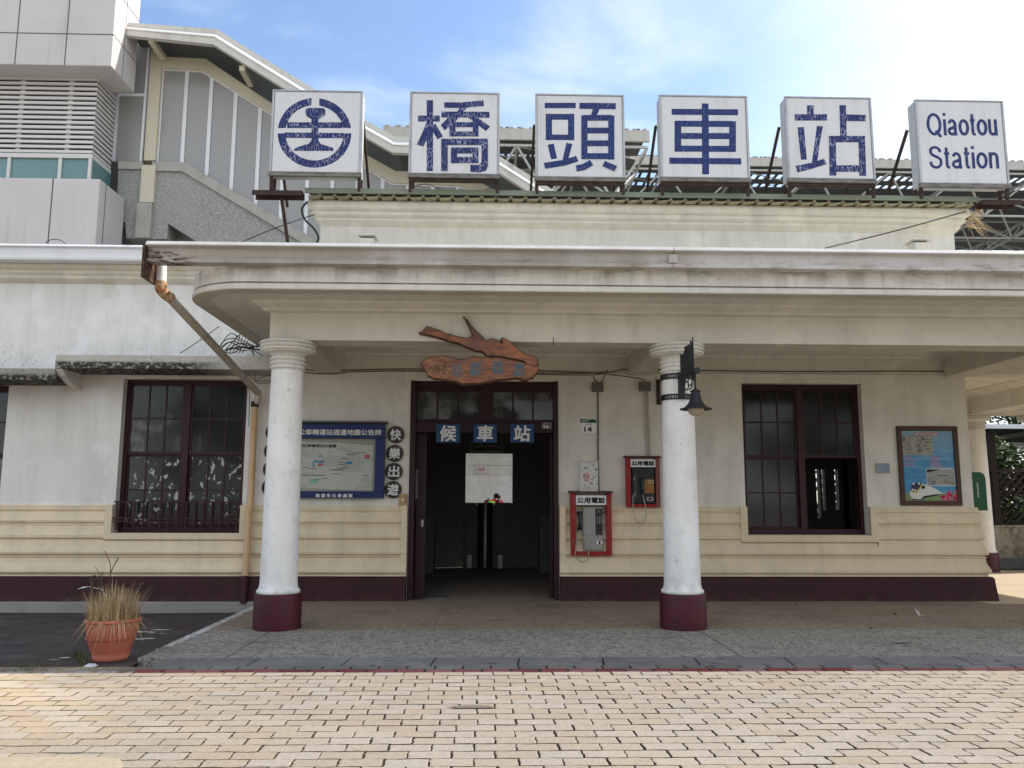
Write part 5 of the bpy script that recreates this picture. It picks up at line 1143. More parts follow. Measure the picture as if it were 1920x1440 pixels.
for k in range(46):
    x, y = rg.uniform(720, 985), rg.uniform(1140, 1290)
    if x < 800 and y < 1230: continue
    q = pp_([(x, y)])[0]; r_ = rg.uniform(.014, .032); mb.prism([(q[0]+r_*math.cos(i*1.05)*rg.uniform(.7, 1.2), q[1]+r_*math.sin(i*1.05)*rg.uniform(.7, 1.2)) for i in range(6)], -.0190-.0001*k, -.0188)
mb.build('flower_print', mat('flower_pink', (.60, .04, .14), island=.35, rough=.5), ps)
# small plate left of the poster
a, b = W(1642.5, 868.5, -.02), W(1669, 887, -.02); mb = MB(); mb.box(a.x, b.x, -.025, -.001, b.z, a.z)
t = tag(mb.build('small_plaque', M['metalgrey'], bevel=.004), 'small pale blue metal plaque on the wall left of the poster', 'plaque')
mb = MB(); mb.box(a.x+.018, b.x-.012, -.028, -.0251, b.z+.012, a.z-.012); mb.build('plate_face', mat('pale_blue_plate', (.22, .31, .36), [dict(s=25, lo=.45, hi=.6, c=(.16, .22, .26), amt=.7)], rough=.4), t)
# green hanging plate at the corner
Yg = .35; a, b = W(1812, 886, Yg), W(1849, 957, Yg)
P = [W(1800, 957, Yg), W(1852.5, 957, Yg), W(1848.5, 893, Yg), W(1843, 887, Yg), W(1836, 885.5, Yg), W(1800, 885, Yg)]
zb_, zt_ = P[0].z, P[5].z; xr_ = P[1].x
mb = MB(); mb.prism([(XR+.002, zb_), (xr_, zb_), (xr_, zt_-.09), (xr_-.025, zt_-.03), (xr_-.08, zt_), (XR+.002, zt_)], Yg, Yg+.03)
t = tag(mb.build('corner_plate', M['greenplate'], bevel=.003), 'dark green plate with small white writing hung at the right corner of the wall', 'sign')
mb = MB()
rg = random.Random(14)
for i in range(6):                                      # worn small characters, no longer readable in the photograph
    q = W(1832.5+i*.42, 907+i*4.9, Yg)
    for k in range(3): zz = q.z+.014-.012*k; ww = rg.uniform(.010, .019); mb.box(q.x-ww, q.x+ww, Yg-.0012, Yg-.0002, zz-.0022, zz+.0022)
    xx = q.x+rg.uniform(-.008, .008); mb.box(xx-.0022, xx+.0022, Yg-.0020, Yg-.0013, q.z-.017, q.z+.017)
mb.build('lettering', M['lettersilver'], t)

# ornamental lamp on the right column
xc, yc = cols[1], -2.71
t = thing('wall_lamp', 'dark iron bracket lamp with bell shade and number 69 on the right column', 'lamp', (xc+.1, yc-.25, 2.6))
def band(z, name):
    mb = MB(); n = 40; r = .1925; h = .033
    for k in range(n):
        a0, a1 = 2*math.pi*k/n, 2*math.pi*(k+1)/n
        def pts(a, zz, rr): return (xc+rr*math.cos(a), yc+rr*math.sin(a), zz)
        for (zl, zh) in ((z-h, z-h*.55), (z+h*.55, z+h)):
            mb.add([pts(a0, zl, r), pts(a1, zl, r), pts(a1, zh, r), pts(a0, zh, r), pts(a0, zl, r+.008), pts(a1, zl, r+.008), pts(a1, zh, r+.008), pts(a0, zh, r+.008)], [(4,5,6,7),(0,1,5,4),(3,7,6,2)])
        am = a0+(a1-a0)*.45
        mb.add([pts(a0, z-h*.55, r), pts(am, z-h*.55, r), pts(am, z+h*.55, r), pts(a0, z+h*.55, r), pts(a0, z-h*.55, r+.008), pts(am, z-h*.55, r+.008), pts(am, z+h*.55, r+.008), pts(a0, z+h*.55, r+.008)], [(4,5,6,7),(1,2,6,5),(3,0,4,7)])
    return mb.build(name, M['black'], t)
band(W(1255, 704, -2.9).z, 'strap'); band(W(1255, 743, -2.9).z, 'strap')
YL = -2.95
bp0, bp1 = W(1272.5, 697, YL), W(1285, 747, YL)
mb = MB(); mb.box(bp0.x, bp1.x, YL+.0, -2.88, bp1.z, bp0.z); mb.build('back_plate', M['ironwork'], t, bevel=.006)
arm0 = Vector((bp0.x+.012, YL-.02, W(1280, 706, YL).z))
# keep the arm horizontal, pointing out towards the street
LA = W(1303, 700, -3.36); arm1 = Vector((LA.x, -3.36, arm0.z))
mb = MB(); mb.tube([arm0, arm1], .030, 16); e = (arm1-arm0).normalized(); mb.tube([arm1-e*.0, arm1+e*.06], .037, 16); mb.build('arm', M['ironwork'], t)
# fretwork silhouette above the arm, in the plane of the arm
dv = (arm1-arm0); ln = dv.length; dv.normalize()
mb = MB(); rg = random.Random(12); nb = 12; px_ = arm0
hs = [.24, .22, .23, .21, .30, .31, .30, .32, .29, .35, .33, .38]
for k in range(nb):
    p = arm0+dv*(ln*(.06+.86*k/(nb-1)))+Vector((0, 0, .02)); hh = hs[k]
    mb.obox(p+Vector((0, 0, hh/2)), dv*.0095*rg.uniform(.7, 1.0), Vector((dv.y, -dv.x, 0))*.004, Vector((0, 0, hh/2)))
for z, a_, b_ in ((.02, .05, .95), (.15, .15, .6), (.21, .05, .5), (.24, .3, .95), (.29, .35, .92)):
    mb.obox(arm0+dv*ln*(a_+b_)/2+Vector((0, 0, z+.02)), dv*ln*(b_-a_)/2, Vector((dv.y, -dv.x, 0))*.0036, Vector((0, 0, .012)))
mb.build('fretwork', M['ironwork'], t)
mb = MB()
def ring(cen, rx, rz, r):
    mb.tube([cen+dv*rx*math.cos(q)+Vector((0, 0, rz*math.sin(q))) for q in [2*math.pi*i/20 for i in range(21)]], r, 6)
c6 = arm0+dv*ln*.42-Vector((0, 0, .135)); c9 = arm0+dv*ln*.66-Vector((0, 0, .10))
ring(c6, .055, .05, .008); ring(c9, .055, .045, .008)
mb.tube(smooth_path([c6-dv*.055, c6-dv*.035+Vector((0, 0, .07)), c6+dv*.03+Vector((0, 0, .10))]), .008, 6)
mb.tube(smooth_path([c9+dv*.055, c9+dv*.04-Vector((0, 0, .07)), c9-dv*.03-Vector((0, 0, .09))]), .008, 6)
mb.build('number_69', M['ironwork'], t)
ll = Vector((LA.x, -3.36, 0)); zl = W(1302, 725, -3.36).z
zA, zB_ = W(1302, 731, -3.36).z, W(1302, 768, -3.36).z
mb = MB(); mb.tube([(ll.x, ll.y, arm0.z), (ll.x, ll.y, zA-.0)], .011, 10); mb.build('rod', M['ironwork'], t)
H = zA-zB_
LS = 1.13
mb = MB(); mb.lathe(ll.x, ll.y, [(LS*a_, b_) for a_, b_ in [(.012, zA+.01), (.035, zA), (.05, zA-.012), (.053, zA-.022), (.040, zA-.026), (.046, zA-.04), (.048, zA-.08), (.052, zA-.085), (.058, zA-.11), (.070, zA-.14), (.09, zA-.172), (.118, zA-.20), (.155, zB_+.012), (.158, zB_), (.150, zB_), (.11, zA-.195), (.05, zA-.12)]], 36); mb.build('lamp_shade', M['ironwork'], t)
mb = MB(); mb.lathe(ll.x, ll.y, [(.088, zB_+.02)]+[(.094*math.cos(rad(q)), zB_+.008-.086*math.sin(rad(q))) for q in range(0, 88, 9)]+[(.002, zB_-.078)], 28); mb.build('globe', M['lampglass'], t)

# ================================================================== POT WITH DRIED GRASS, LITTER, WEEDS
pb = G(198, 1238, -.035); zp = -.04
t = thing('plant_pot', 'terracotta coloured round plastic plant pot on the asphalt', 'plant pot', (pb.x, pb.y, zp))
mb = MB(); cxp, cyp = pb.x, pb.y+.10
mb.lathe(cxp, cyp, [(.158, zp), (.160, zp+.012), (.166, zp+.03), (.160, zp+.034), (.175, zp+.08), (.205, zp+.17), (.226, zp+.26), (.232, zp+.32), (.234, zp+.345), (.218, zp+.35), (.212, zp+.30), (.05, zp+.29)], 48); pot = mb.build('pot', M['terracotta'], t)
mb = MB(); mb.lathe(cxp, cyp, [(.234, zp+.342), (.247, zp+.346), (.250, zp+.362), (.243, zp+.374), (.228, zp+.374), (.224, zp+.352)], 48); mb.build('rim', M['terracotta'], t)
mb = MB(); rg = random.Random(1)
for k in range(22):
    a = rad(200+k*6.5); a2 = a+rad(4); r = .2145
    mb.tube(smooth_path([(cxp+(r+.006)*math.cos(a+rad(q)), cyp+(r+.006)*math.sin(a+rad(q)), zp+.20+.014*math.sin(q*1.2+k)) for q in (0, 2, 4, 6)], 3), .004, 5)
mb.build('leaf_relief', M['terracotta'], pot)
mb = MB(); mb.lathe(cxp, cyp, [(.214, zp+.325), (.1, zp+.335), (.01, zp+.34)], 24); mb.build('soil', M['soil'], t)
t = thing('dried_plant', 'clump of dead straw coloured grass in the terracotta pot', 'dried plant', (cxp, cyp, zp+.33))
mb = MB(); rg = random.Random(21)
def blade(mb, base, d, l, w_, droop, n=4):
    pts = []; side = Vector((-d.y, d.x, 0));
    if side.length < .01: side = Vector((1, 0, 0))
    side.normalize()
    for i in range(n+1):
        u = i/n; p = base+Vector((d.x*l*u*(.5+.5*u*droop), d.y*l*u*(.5+.5*u*droop), l*(u-droop*.42*u*u)*d.z)); ww = w_*(1-u*.85)
        pts.append((p-side*ww, p+side*ww))
    v = [q for pr_ in pts for q in pr_]; mb.add(v, [(2*i, 2*i+1, 2*i+3, 2*i+2) for i in range(n)])
for k in range(950):
    a = rg.uniform(0, 2*math.pi); r = .21*math.sqrt(rg.random())
    base = Vector((cxp+r*math.cos(a), cyp+r*math.sin(a), zp+.325))
    lean = rg.uniform(.05, .75)*(r/.2+.25); d = Vector((math.cos(a+rg.uniform(-.9, .9))*lean, math.sin(a+rg.uniform(-.9, .9))*lean, 1))
    l = rg.uniform(.16, .44)*(1.15-.35*r/.21)
    blade(mb, base, d, l, rg.uniform(.0022, .0050), rg.uniform(0, .8))
for k in range(330):                                     # blades bent over the rim
    a = rg.uniform(0, 2*math.pi); r = rg.uniform(.17, .22); base = Vector((cxp+r*math.cos(a), cyp+r*math.sin(a), zp+.34))
    q_ = rg.uniform(.18, .40); d = Vector((math.cos(a)*q_, math.sin(a)*q_, rg.uniform(.7, 1.2))); blade(mb, base, d, rg.uniform(.10, .24), .0034, rg.uniform(2.2, 4.6), 6)
mb.build('grass_blades', M['straw'], t, recalc=False)
mb = MB()
tw = lambda pix, r: mb.tube(smooth_path([W(x, y, cyp) for x, y in pix]), r, 5)
tw([(200, 1165), (205, 1090), (210, 1068), (222, 1046)], .005); tw([(207, 1080), (206, 1055), (196, 1033)], .004); tw([(180, 1160), (172, 1105), (168, 1085)], .006); tw([(182, 1130), (190, 1085), (193, 1073)], .005); tw([(190, 1085), (182, 1068), (178, 1062)], .003); tw([(170, 1110), (176, 1090), (186, 1080)], .005)
tw([(225, 1150), (245, 1105), (268, 1092)], .003); tw([(228, 1130), (232, 1150), (240, 1158)], .004); tw([(176, 1120), (172, 1085), (180, 1080), (186, 1090)], .006)
mb.build('twigs', M['twig'], t)
mb = MB(); q = W(150, 1103, cyp); mb.add([(q.x-.03, cyp, q.z-.012), (q.x+.02, cyp-.01, q.z+.004), (q.x+.09, cyp, q.z+.016), (q.x+.02, cyp+.01, q.z+.012)], [(0,1,2,3)]); mb.tube([(q.x+.085, cyp, q.z+.014), (cxp-.12, cyp, q.z-.01), (cxp-.07, cyp, q.z-.10)], .002, 4); mb.build('pale_leaf', M['paper'], t)
def scrap(name, pix, z, label, m, cat='litter', th=.012):
    pts = [G(x, y, z) for x, y in pix]; mb = MB(); n = len(pts); rg2 = random.Random(len(label))
    c = sum(pts, Vector())/n; zz = [z+rg2.uniform(.002, th) for _ in pts]
    mb.add([(p.x, p.y, zz[i]) for i, p in enumerate(pts)]+[(c.x, c.y, z+th*1.5)]+[(p.x, p.y, zz[i]-.002) for i, p in enumerate(pts)]+[(c.x, c.y, z+th*1.5-.002)], [(i, (i+1) % n, n) for i in range(n)]+[(n+1+(i+1) % n, n+1+i, 2*n+1) for i in range(n)]+[(i, n+1+i, n+1+(i+1) % n, (i+1) % n) for i in range(n)])
    return tag(mb.build(name, m, recalc=False), label, cat)
scrap('paper_scrap', [(152, 1254), (160, 1249), (166, 1246), (178, 1245), (184, 1249), (176, 1252), (168, 1253), (158, 1256)], -.035, 'white crumpled paper scrap on the ground before the plant pot', M['paper'])
scrap('paper_scrap', [(290, 1221), (294, 1218), (297, 1221), (292, 1223)], -.05, 'tiny white paper scrap on the dark asphalt right of the pot', M['paper'])
mb = MB()
q = G(1722, 1155, 0)
for (dx, dz, lx, lz) in ((-.055, .10, 0, 0), (-.02, .07, .02, 0), (.05, .012, .0, .0), (.0, .03, .03, .01)):
    mb.add([(q.x+lx, q.y, .004+lz), (q.x+lx+.012, q.y, .006), (q.x+dx+.012, q.y-.02, dz), (q.x+dx, q.y-.02, dz+.006)], [(0,1,2,3)])
tag(mb.build('plastic_scrap', M['paper'], recalc=False), 'small white plastic scrap on the porch floor below the poster', 'litter')
for (x, y, lab) in ((1678, 1152, 'dark dry leaf lying left of the plastic scrap'), (1633, 1179, 'dark dry leaf lying on the edge between tan and grey floor'), (1494, 1134, 'small dark leaf lying by the plinth under the right window')):
    p = G(x, y, 0); mb = MB(); mb.add([(p.x-.03, p.y, .004), (p.x, p.y-.015, .02), (p.x+.03, p.y, .005), (p.x, p.y+.02, .016)], [(0,1,2,3)]); tag(mb.build('dry_leaf', M['twig'], recalc=False), lab, 'leaf', 'dry leaves on the floor')
# weeds along the edge (uncountable)
mb = MB(); rg = random.Random(31)
for k in range(900):
    u = rg.random()
    if u < .75: x, y = rg.gauss(52, 38), rg.gauss(1257, 5)
    elif u < .9: x, y = rg.uniform(130, 300), rg.gauss(1258, 3)
    else: x, y = rg.gauss(150, 8), rg.gauss(1236, 5)
    p = G(x, y, -.03); a = rg.uniform(0, 6.28); ln_ = rg.uniform(.2, .9)
    blade(mb, p, Vector((math.cos(a)*ln_, math.sin(a)*ln_, 1)), rg.uniform(.02, .06)*(2.3 if u >= .9 else 1), .003, rg.uniform(.2, 1.2), 3)
tag(mb.build('weeds', M['weed'], recalc=False), 'low brownish green weeds growing along the paving edge at left', 'weeds', kind='stuff')

# ================================================================== BEHIND THE STATION: tower, covered stair, platform roofs
def PW(lst, Y): return [(lambda p: (p.x, p.z))(W(x, y, Y)) for x, y in lst]
# ---- tower
t = thing('tower_building', 'pale panelled tower with louvres and a teal glass band behind the left wing', 'building', (-11.5, 7.5, -.19))
YB_ = 5.4; xr = (W(205, 124, YB_).x+W(221, 2, YB_).x)/2; zb = W(100, 122, YB_).z
YK = 6.65
mb = MB(); mb.box(-17, xr, YB_, YK, zb, 24); mb.build('upper_storey', M['tower'], t, bevel=.02)
mb = MB()
for px_ in (33, 126): x = W(px_, 60, YB_).x; mb.box(x-.012, x+.012, YB_-.003, YB_, zb, 23)
for py in (63, -20): z = W(100, py, YB_).z; mb.box(-17, xr, YB_-.004, YB_-.001, z-.012, z+.012); mb.box(xr-.001, xr+.003, YB_, YK, z-.012, z+.012)
mb.box(xr-.001, xr+.0025, YB_+.55, YB_+.574, zb, 23)
mb.build('panel_joint', M['joint'], t)
YL_ = 6.0; YK = 6.95; xl = (W(183, 146, YL_).x+W(174, 285, YL_).x)/2; zl1, zl0 = W(100, 143, YL_).z, W(100, 288, YL_).z
mb = MB(); mb.box(-17, xl-.12, YL_+.12, YK, zl0-2, zb-.01); mb.build('louvre_backing', M['black'], t)
mb = MB(); ns = 16
for k in range(ns):
    z = zl0+(zl1-zl0)*(k+.5)/ns; h = (zl1-zl0)/ns
    mb.box(-17, xl, YL_, YL_+.05, z-h*.27, z+h*.27); mb.box(xl-.05, xl, YL_+.051, YK, z-h*.27, z+h*.27)
mb.build('louvre_slats', M['louvre'], t)
mb = MB()
for px_ in (36, 128): x = W(px_, 215, YL_).x; mb.box(x-.05, x+.05, YL_+.052, YL_+.08, zl0, zl1)
mb.box(-17, xl+.01, YL_-.01, YL_+.06, zl0-.10, zl0-.0); mb.box(xl-.05, xl+.01, YL_+.06, YK, zl0-.10, zl0)
xg = W(172, 310, YL_).x
zg0 = W(100, 333, YL_).z
for px_ in (16, 112, 168): x = W(px_, 310, YL_).x; mb.box(x-.035, x+.035, YL_+.0, YL_+.07, zg0-.1, zl0-.10)
mb.build('band_frame', M['louvre'], t)
mb = MB(); mb.box(-17, xg, YL_+.05, YK, zg0-.3, zl0-.09); mb.build('glass_band', M['teal'], t)
YP = 5.65; xp = (W(188, 338, YP).x+W(178, 455, YP).x)/2; zp_ = W(100, 334, YP).z
mb = MB(); mb.box(-17, xp, YP, YK, -.19, zp_); mb.build('lower_storey', M['tower'], t, bevel=.02)
mb = MB()
for px_ in (95, -10): x = W(px_, 395, YP).x; mb.box(x-.014, x+.014, YP-.003, YP, 3, zp_-.01)
mb.box(xp-.001, xp+.003, YP+.3, YP+.33, 3, zp_); mb.build('panel_joint', M['joint'], t)

# ---- covered stair
WX = W(150, 200, 8.0).x
t = thing('covered_stair', 'covered concrete stair with translucent side panels descending behind the station', 'stairway', (-5, 8, -.19))
YF, YW_ = 6.0, 7.1
top = [(228, 39), (405, 52), (585, 163), (682, 222), (740, 254), (873, 258), (938, 292), (1075, 378)]
bot = [(228, 65), (400, 83), (574, 191), (682, 255), (736, 286), (868, 290), (938, 325), (1060, 403)]
T, B_ = PW(top, YF), PW(bot, YF); n = len(T)
def strip(mb, A, B, y0, y1, mat=0):
    n = len(A); v = [(p[0], y0, p[1]) for p in A]+[(p[0], y0, p[1]) for p in B]+[(p[0], y1, p[1]) for p in A]+[(p[0], y1, p[1]) for p in B]
    f = []
    for i in range(n-1): f += [(i, i+1, n+i+1, n+i), (2*n+i, 3*n+i, 3*n+i+1, 2*n+i+1), (i, 2*n+i, 2*n+i+1, i+1), (n+i, n+i+1, 3*n+i+1, 3*n+i)]
    f += [(0, n, 3*n, 2*n), (n-1, 3*n-1, 4*n-1, 2*n-1)]
    return mb.add(v, f, mat)
def lerp(A, B, u): return [(a[0]+(b[0]-a[0])*u, a[1]+(b[1]-a[1])*u) for a, b in zip(A, B)]
mb = MB(); strip(mb, lerp(T, B_, .0), lerp(T, B_, .28), YF+.05, YF+.14); strip(mb, lerp(T, B_, .52), B_, YF+.0, YF+.14); mb.build('roof_fascia', M['stairfascia'], t)
mb = MB(); A_, Bq = lerp(T, B_, .285), lerp(T, B_, .515); nq = len(A_); mb.add([(p[0], YF+.06, p[1]) for p in A_]+[(p[0], YF-.03, p[1]) for p in Bq]+[(p[0], YF-.03, p[1]-.03) for p in Bq]+[(p[0], YF+.13, p[1]-.03) for p in Bq]+[(p[0], YF+.13, p[1]) for p in A_], [(r*nq+i, r*nq+i+1, ((r+1)%5)*nq+i+1, ((r+1)%5)*nq+i) for r in range(5) for i in range(nq-1)]+[tuple(r*nq for r in range(5)), tuple(r*nq+nq-1 for r in range(5))]); mb.build('fascia_strip', mat('sunlit_trim_white', (.86, .86, .83), rough=.35, spec=.5), t)  # whitened and slanted so the ledge reads as catching the sun
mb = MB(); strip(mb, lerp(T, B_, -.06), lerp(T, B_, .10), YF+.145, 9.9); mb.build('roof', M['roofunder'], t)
mb = MB()
for k in (0, 1, 2, 3):
    for i in range(n-1):
        pass
for q in (150/177., .35): pass
P = lerp(T, B_, .55)
for (px_, py) in ((285, 76), (455, 128), (630, 225), (770, 268)):
    p = W(px_, py, YF+.2); mb = MB(); mb.bar((p.x, YF+.15, p.z-.02), (p.x, YW_-.2, p.z-.04), .13); mb.build('roof_bracket', M['cream_steel'], t)
mb = MB(); bt = [(304, 107), (386, 111), (505, 191), (682, 288), (741, 321), (868, 326), (930, 358), (1000, 400)]; bb = [(304, 128), (379, 132), (505, 211), (682, 312), (735, 343), (862, 348), (920, 378), (990, 420)]
strip(mb, PW(bt, YW_-.08), PW(bb, YW_-.08), YW_-.10, YW_+.12); mb.build('side_beam', M['cream_steel'], t)
mb = MB(); strip(mb, PW([(300, 130), (379, 134), (505, 213), (682, 314), (735, 345), (862, 350), (920, 380)], YW_), PW([(294, 304), (347, 306), (470, 378), (660, 492), (720, 528), (850, 606), (915, 645)], YW_), YW_, YW_+.02)
mb.prism(PW([(246, 84), (280, 85), (273, 176), (240, 175)], YW_), YW_, YW_+.02); mb.prism(PW([(222, 181), (272, 182), (265, 304), (213, 303)], YW_), YW_, YW_+.02)
mb.build('translucent_panels', M['panel'], t)
mb = MB()
def yt_(x): # bottom of the glazing at a photo column
    return 305 if x < 347 else 305+(x-347)*.595
x0_ = W(310, 132, YW_).x; dx_ = (W(493, 205, YW_).x-x0_)/4
TT = PW([(300, 130), (379, 134), (505, 213), (682, 314), (735, 345), (862, 350), (920, 380)], YW_); BB = PW([(290, 304), (347, 306), (470, 378), (660, 492), (720, 528), (850, 606), (915, 645)], YW_)
def interp(L_, x):
    for a, b in zip(L_, L_[1:]):
        if a[0] <= x <= b[0]: return a[1]+(b[1]-a[1])*(x-a[0])/(b[0]-a[0])
    return L_[0][1] if x < L_[0][0] else L_[-1][1]
for k in range(13):
    x = x0_-.06+dx_*k; mb.box(x-.045, x+.045, YW_-.03, YW_-.001, interp(BB, x), interp(TT, x)-.0)
mb.build('mullion', M['white_metal'], t)
mb = MB(); strip(mb, [(a, b+.03) for a, b in TT], [(a, b-.035) for a, b in TT], YW_-.04, YW_-.002)
for (A1, B1) in (((244, 82), (281, 83)), ((222, 178), (272, 180))):
    a, b = W(*A1, YW_), W(*B1, YW_); mb.box(a.x, b.x, YW_-.04, YW_-.002, a.z-.04, a.z+.03)
for (A1, B1) in (((281, 84), (265, 304)), ((246, 84), (240, 176)), ((222, 180), (213, 303))):
    a, b = W(*A1, YW_), W(*B1, YW_); mb.bar((a.x, YW_-.02, a.z), (b.x, YW_-.02, b.z), .06)
mb.build('panel_frame', M['white_metal'], t)
mb = MB(); a, b = W(286, 100, YW_-.1), W(308, 100, YW_-.1); mb.box(a.x-.03, b.x-.04, YW_-.12, YW_+.15, W(280, 304, YW_).z, W(297, 99, YW_).z); mb.build('post', M['cream_steel'], t)
mb = MB(); ct = [(286, 303), (347, 305), (470, 377), (660, 490), (850, 604)]; cb = [(284, 320), (341, 321), (465, 395), (655, 508), (845, 622)]
strip(mb, PW(ct, YW_-.15), PW(cb, YW_-.15), YW_-.16, YW_+.2)
a, b = W(222, 303, YW_-.15), W(266, 317, YW_-.15); mb.box(a.x, b.x, YW_-.16, YW_+.2, b.z, a.z); mb.build('coping', M['coping'], t)
mb = MB(); mb.prism(PW([(284, 320), (341, 321), (465, 395), (655, 508), (845, 622), (845, 742), (655, 628), (465, 513), (315, 419), (313, 448), (284, 448)], YW_-.1), YW_-.1, YW_+.5)
mb.prism(PW([(222, 317), (283, 318), (283, 448), (237, 447), (235, 416), (218, 413)], YW_-.1), YW_-.1, YW_+.5); mb.build('stringer', M['terrazzo'], t)
mb = MB(); a, b = W(258, 380, YW_-.2), W(281, 446, YW_-.2); mb.box(a.x, b.x, YW_-.22, YW_-.1, b.z, a.z); mb.build('pilaster', M['coping'], t)
mb = MB(); a, b = W(266, 309, YW_-.2), W(287, 379, YW_-.2); mb.box(a.x, b.x, YW_-.20, YW_-.1, b.z, a.z); mb.build('pilaster', M['cream_steel'], t)
mb = MB(); mb.box(WX, W(292, 200, 7.9).x, 7.9, 8.1, -.19, W(240, 62, 7.9).z); mb.build('end_wall', M['coping'], t)
mb = MB(); a, b = W(200, 440, 8), W(330, 470, 8); mb.box(a.x, W(480, 440, 7.7).x, 7.65, 9.5, -.19, W(300, 412, 7.7).z); mb.build('landing_block', M['terrazzo'], t)

# ---- platform roofs on white space frames
def space_frame(name, label, X0, X1, Y0, Y1, z, cell, depth, gaps=(), pur=.9, loc=None):
    t = thing(name, label, 'canopy', ((X0+X1)/2, Y0, -.19), 'roofs over the platforms')
    mb = MB(); ys = [Y0]
    for g0, g1 in gaps: mb.box(X0, X1, ys[-1], g0, z-.05, z); ys.append(g1)
    mb.box(X0, X1, ys[-1], Y1, z-.05, z)
    k = X0
    while k < X1: mb.box(k, k+.12, Y0-.05, Y1, z+.001, z+.07); k += .42
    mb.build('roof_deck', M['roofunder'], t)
    mb = MB(); mb.box(X0-.05, X1+.05, Y0-.10, Y0-.001, z-.42, z-.005)
    k = X0
    while k < X1: mb.prism([(k, z), (k+.16, z), (k+.13, z+.05), (k+.05, z+.05)], Y0-.12, Y0-.052); k += .36
    mb.build('roof_fascia', M['rooffascia'], t)
    mb = MB(); zt, zb = z-.55, z-.55-depth
    nx, ny = max(1, round((X1-X0)/cell)), max(1, round((Y1-Y0)/cell)); cx, cy = (X1-X0)/nx, (Y1-Y0)/ny
    T = lambda i, j: Vector((X0+cx*i, Y0+.1+(Y1-Y0-.2)/ny*j, zt)); Bn = lambda i, j: Vector((X0+cx*(i+.5), Y0+cy*(j+.5), zb))
    r = .045
    for j in range(ny+1): mb.bar(T(0, j), T(nx, j), r*1.8)
    for i in range(nx+1): mb.bar(T(i, 0), T(i, ny), r*1.8)
    for j in range(ny): mb.bar(Bn(0, j), Bn(nx-1, j), r*2)
    for i in range(nx): mb.bar(Bn(i, 0), Bn(i, ny-1), r*2)
    for i in range(nx):
        for j in range(ny):
            for a, b in ((0, 0), (1, 0), (0, 1), (1, 1)): mb.bar(Bn(i, j), T(i+a, j+b), r*1.6)
            mb.bar(T(i, j)+Vector((0, 0, -.02)), (T(i+1, j)+T(i+1, j+1))/2+Vector((0, 0, -.02)), r*.9)
    mb.build('truss', M['truss'], t)
    mb = MB()
    for i in (0, nx-1):
        for j in (0, ny-1): p = Bn(i, j); mb.box(p.x-.2, p.x+.2, p.y-.2, p.y+.2, -.19, zb)
    mb.build('column', M['truss'], t)
    return t
zA = W(1000, 243, 15).z
space_frame('platform_roof', 'nearer white truss platform roof showing between the bridge and vehicle sign boxes', W(722, 243, 15).x, W(1214, 250, 15).x, 15, 24, zA, 2.1, 1.5, gaps=((17.0, 17.3),))
zB2 = W(1650, 300, 24).z
space_frame('platform_roof', 'farther long platform roof on white trusses behind the stop and Qiaotou Station sign boxes', W(960, 295, 24).x, 40, 24, 37.5, zB2, 3.4, 1.5, gaps=((25.8, 26.5), (27.0, 27.5)))

# ---- platform wall seen through the hall
t = thing('platform_wall', 'white wall with pale siding above, seen through the station hall', 'wall', (0, 12, -.19))
YW2 = 11.5; zs_ = W(915, 890, YW2).z
mb = MB(); mb.box(-4.5, 4.5, YW2, YW2+.3, -.19, zs_); mb.build('lower_wall', M['column'], t)
mb = MB()
for k in range(5): mb.box(-4.5, 4.5, YW2-.02-.004*k, YW2+.28, zs_+.002+.27*k, zs_+.27*(k+1)-.006)
mb.build('siding', M['parapet'], t)
mb = MB(); a, b = W(893, 873, YW2), W(912, 886, YW2); mb.box(a.x, b.x, YW2-.06, YW2-.041, b.z, a.z); nb_ = mb.build('notice', M['paper'], t)
mb = MB()
for k, z in enumerate((.25, .55, .75)): mb.box(a.x+.03, b.x-.03, YW2-.063, YW2-.0605, a.z-(a.z-b.z)*z-.008, a.z-(a.z-b.z)*z+.012*(1.6 if k == 1 else 1))
mb.build('notice_text', mat('red_print', (.35, .06, .05), rough=.6), nb_)
tag(sheet('platform', -9, 7.1, 6.22, 11.5, -.02, mat('platform_paving', (.42, .40, .36), [dict(s=2, lo=.4, hi=.7, c=(.35, .33, .30), amt=.7)], rough=.9)), kind='structure')
# hall: ticket gate, hanging sign, person
t = thing('ticket_gate', 'low grey ticket gate with a round steel post at the back of the dark hall', 'gate', (0, 5.7, 0))
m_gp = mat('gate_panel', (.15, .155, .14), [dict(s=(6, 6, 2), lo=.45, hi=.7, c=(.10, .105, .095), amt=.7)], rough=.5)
for (xa, xb, xc_, xd) in ((871, 892, 873, 889), (929, 959, 929, 944)):
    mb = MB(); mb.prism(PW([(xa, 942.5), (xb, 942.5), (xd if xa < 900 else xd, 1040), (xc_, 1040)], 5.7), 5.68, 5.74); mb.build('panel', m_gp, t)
mb = MB(); a, b = W(868, 943, 5.84), W(963, 943, 5.84); mb.box(a.x, b.x, 5.84, 5.90, .0, a.z-.004); mb.build('added_dark_board', M['dark'], t)  # board added to block the bright platform below the gate top
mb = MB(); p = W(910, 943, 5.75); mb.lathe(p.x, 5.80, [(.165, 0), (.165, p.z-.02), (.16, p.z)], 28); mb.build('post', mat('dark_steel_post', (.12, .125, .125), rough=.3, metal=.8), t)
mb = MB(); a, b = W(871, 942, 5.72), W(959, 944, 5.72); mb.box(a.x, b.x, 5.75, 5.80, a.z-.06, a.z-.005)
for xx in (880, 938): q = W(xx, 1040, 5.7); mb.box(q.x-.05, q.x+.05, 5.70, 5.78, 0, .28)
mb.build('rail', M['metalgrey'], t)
a, b = W(882, 817, 5.85), W(942, 848, 5.85)
t = thing('hall_sign', 'dim grey hanging sign with dark characters above the back doorway of the hall', 'sign', ((a.x+b.x)/2, 5.85, b.z))
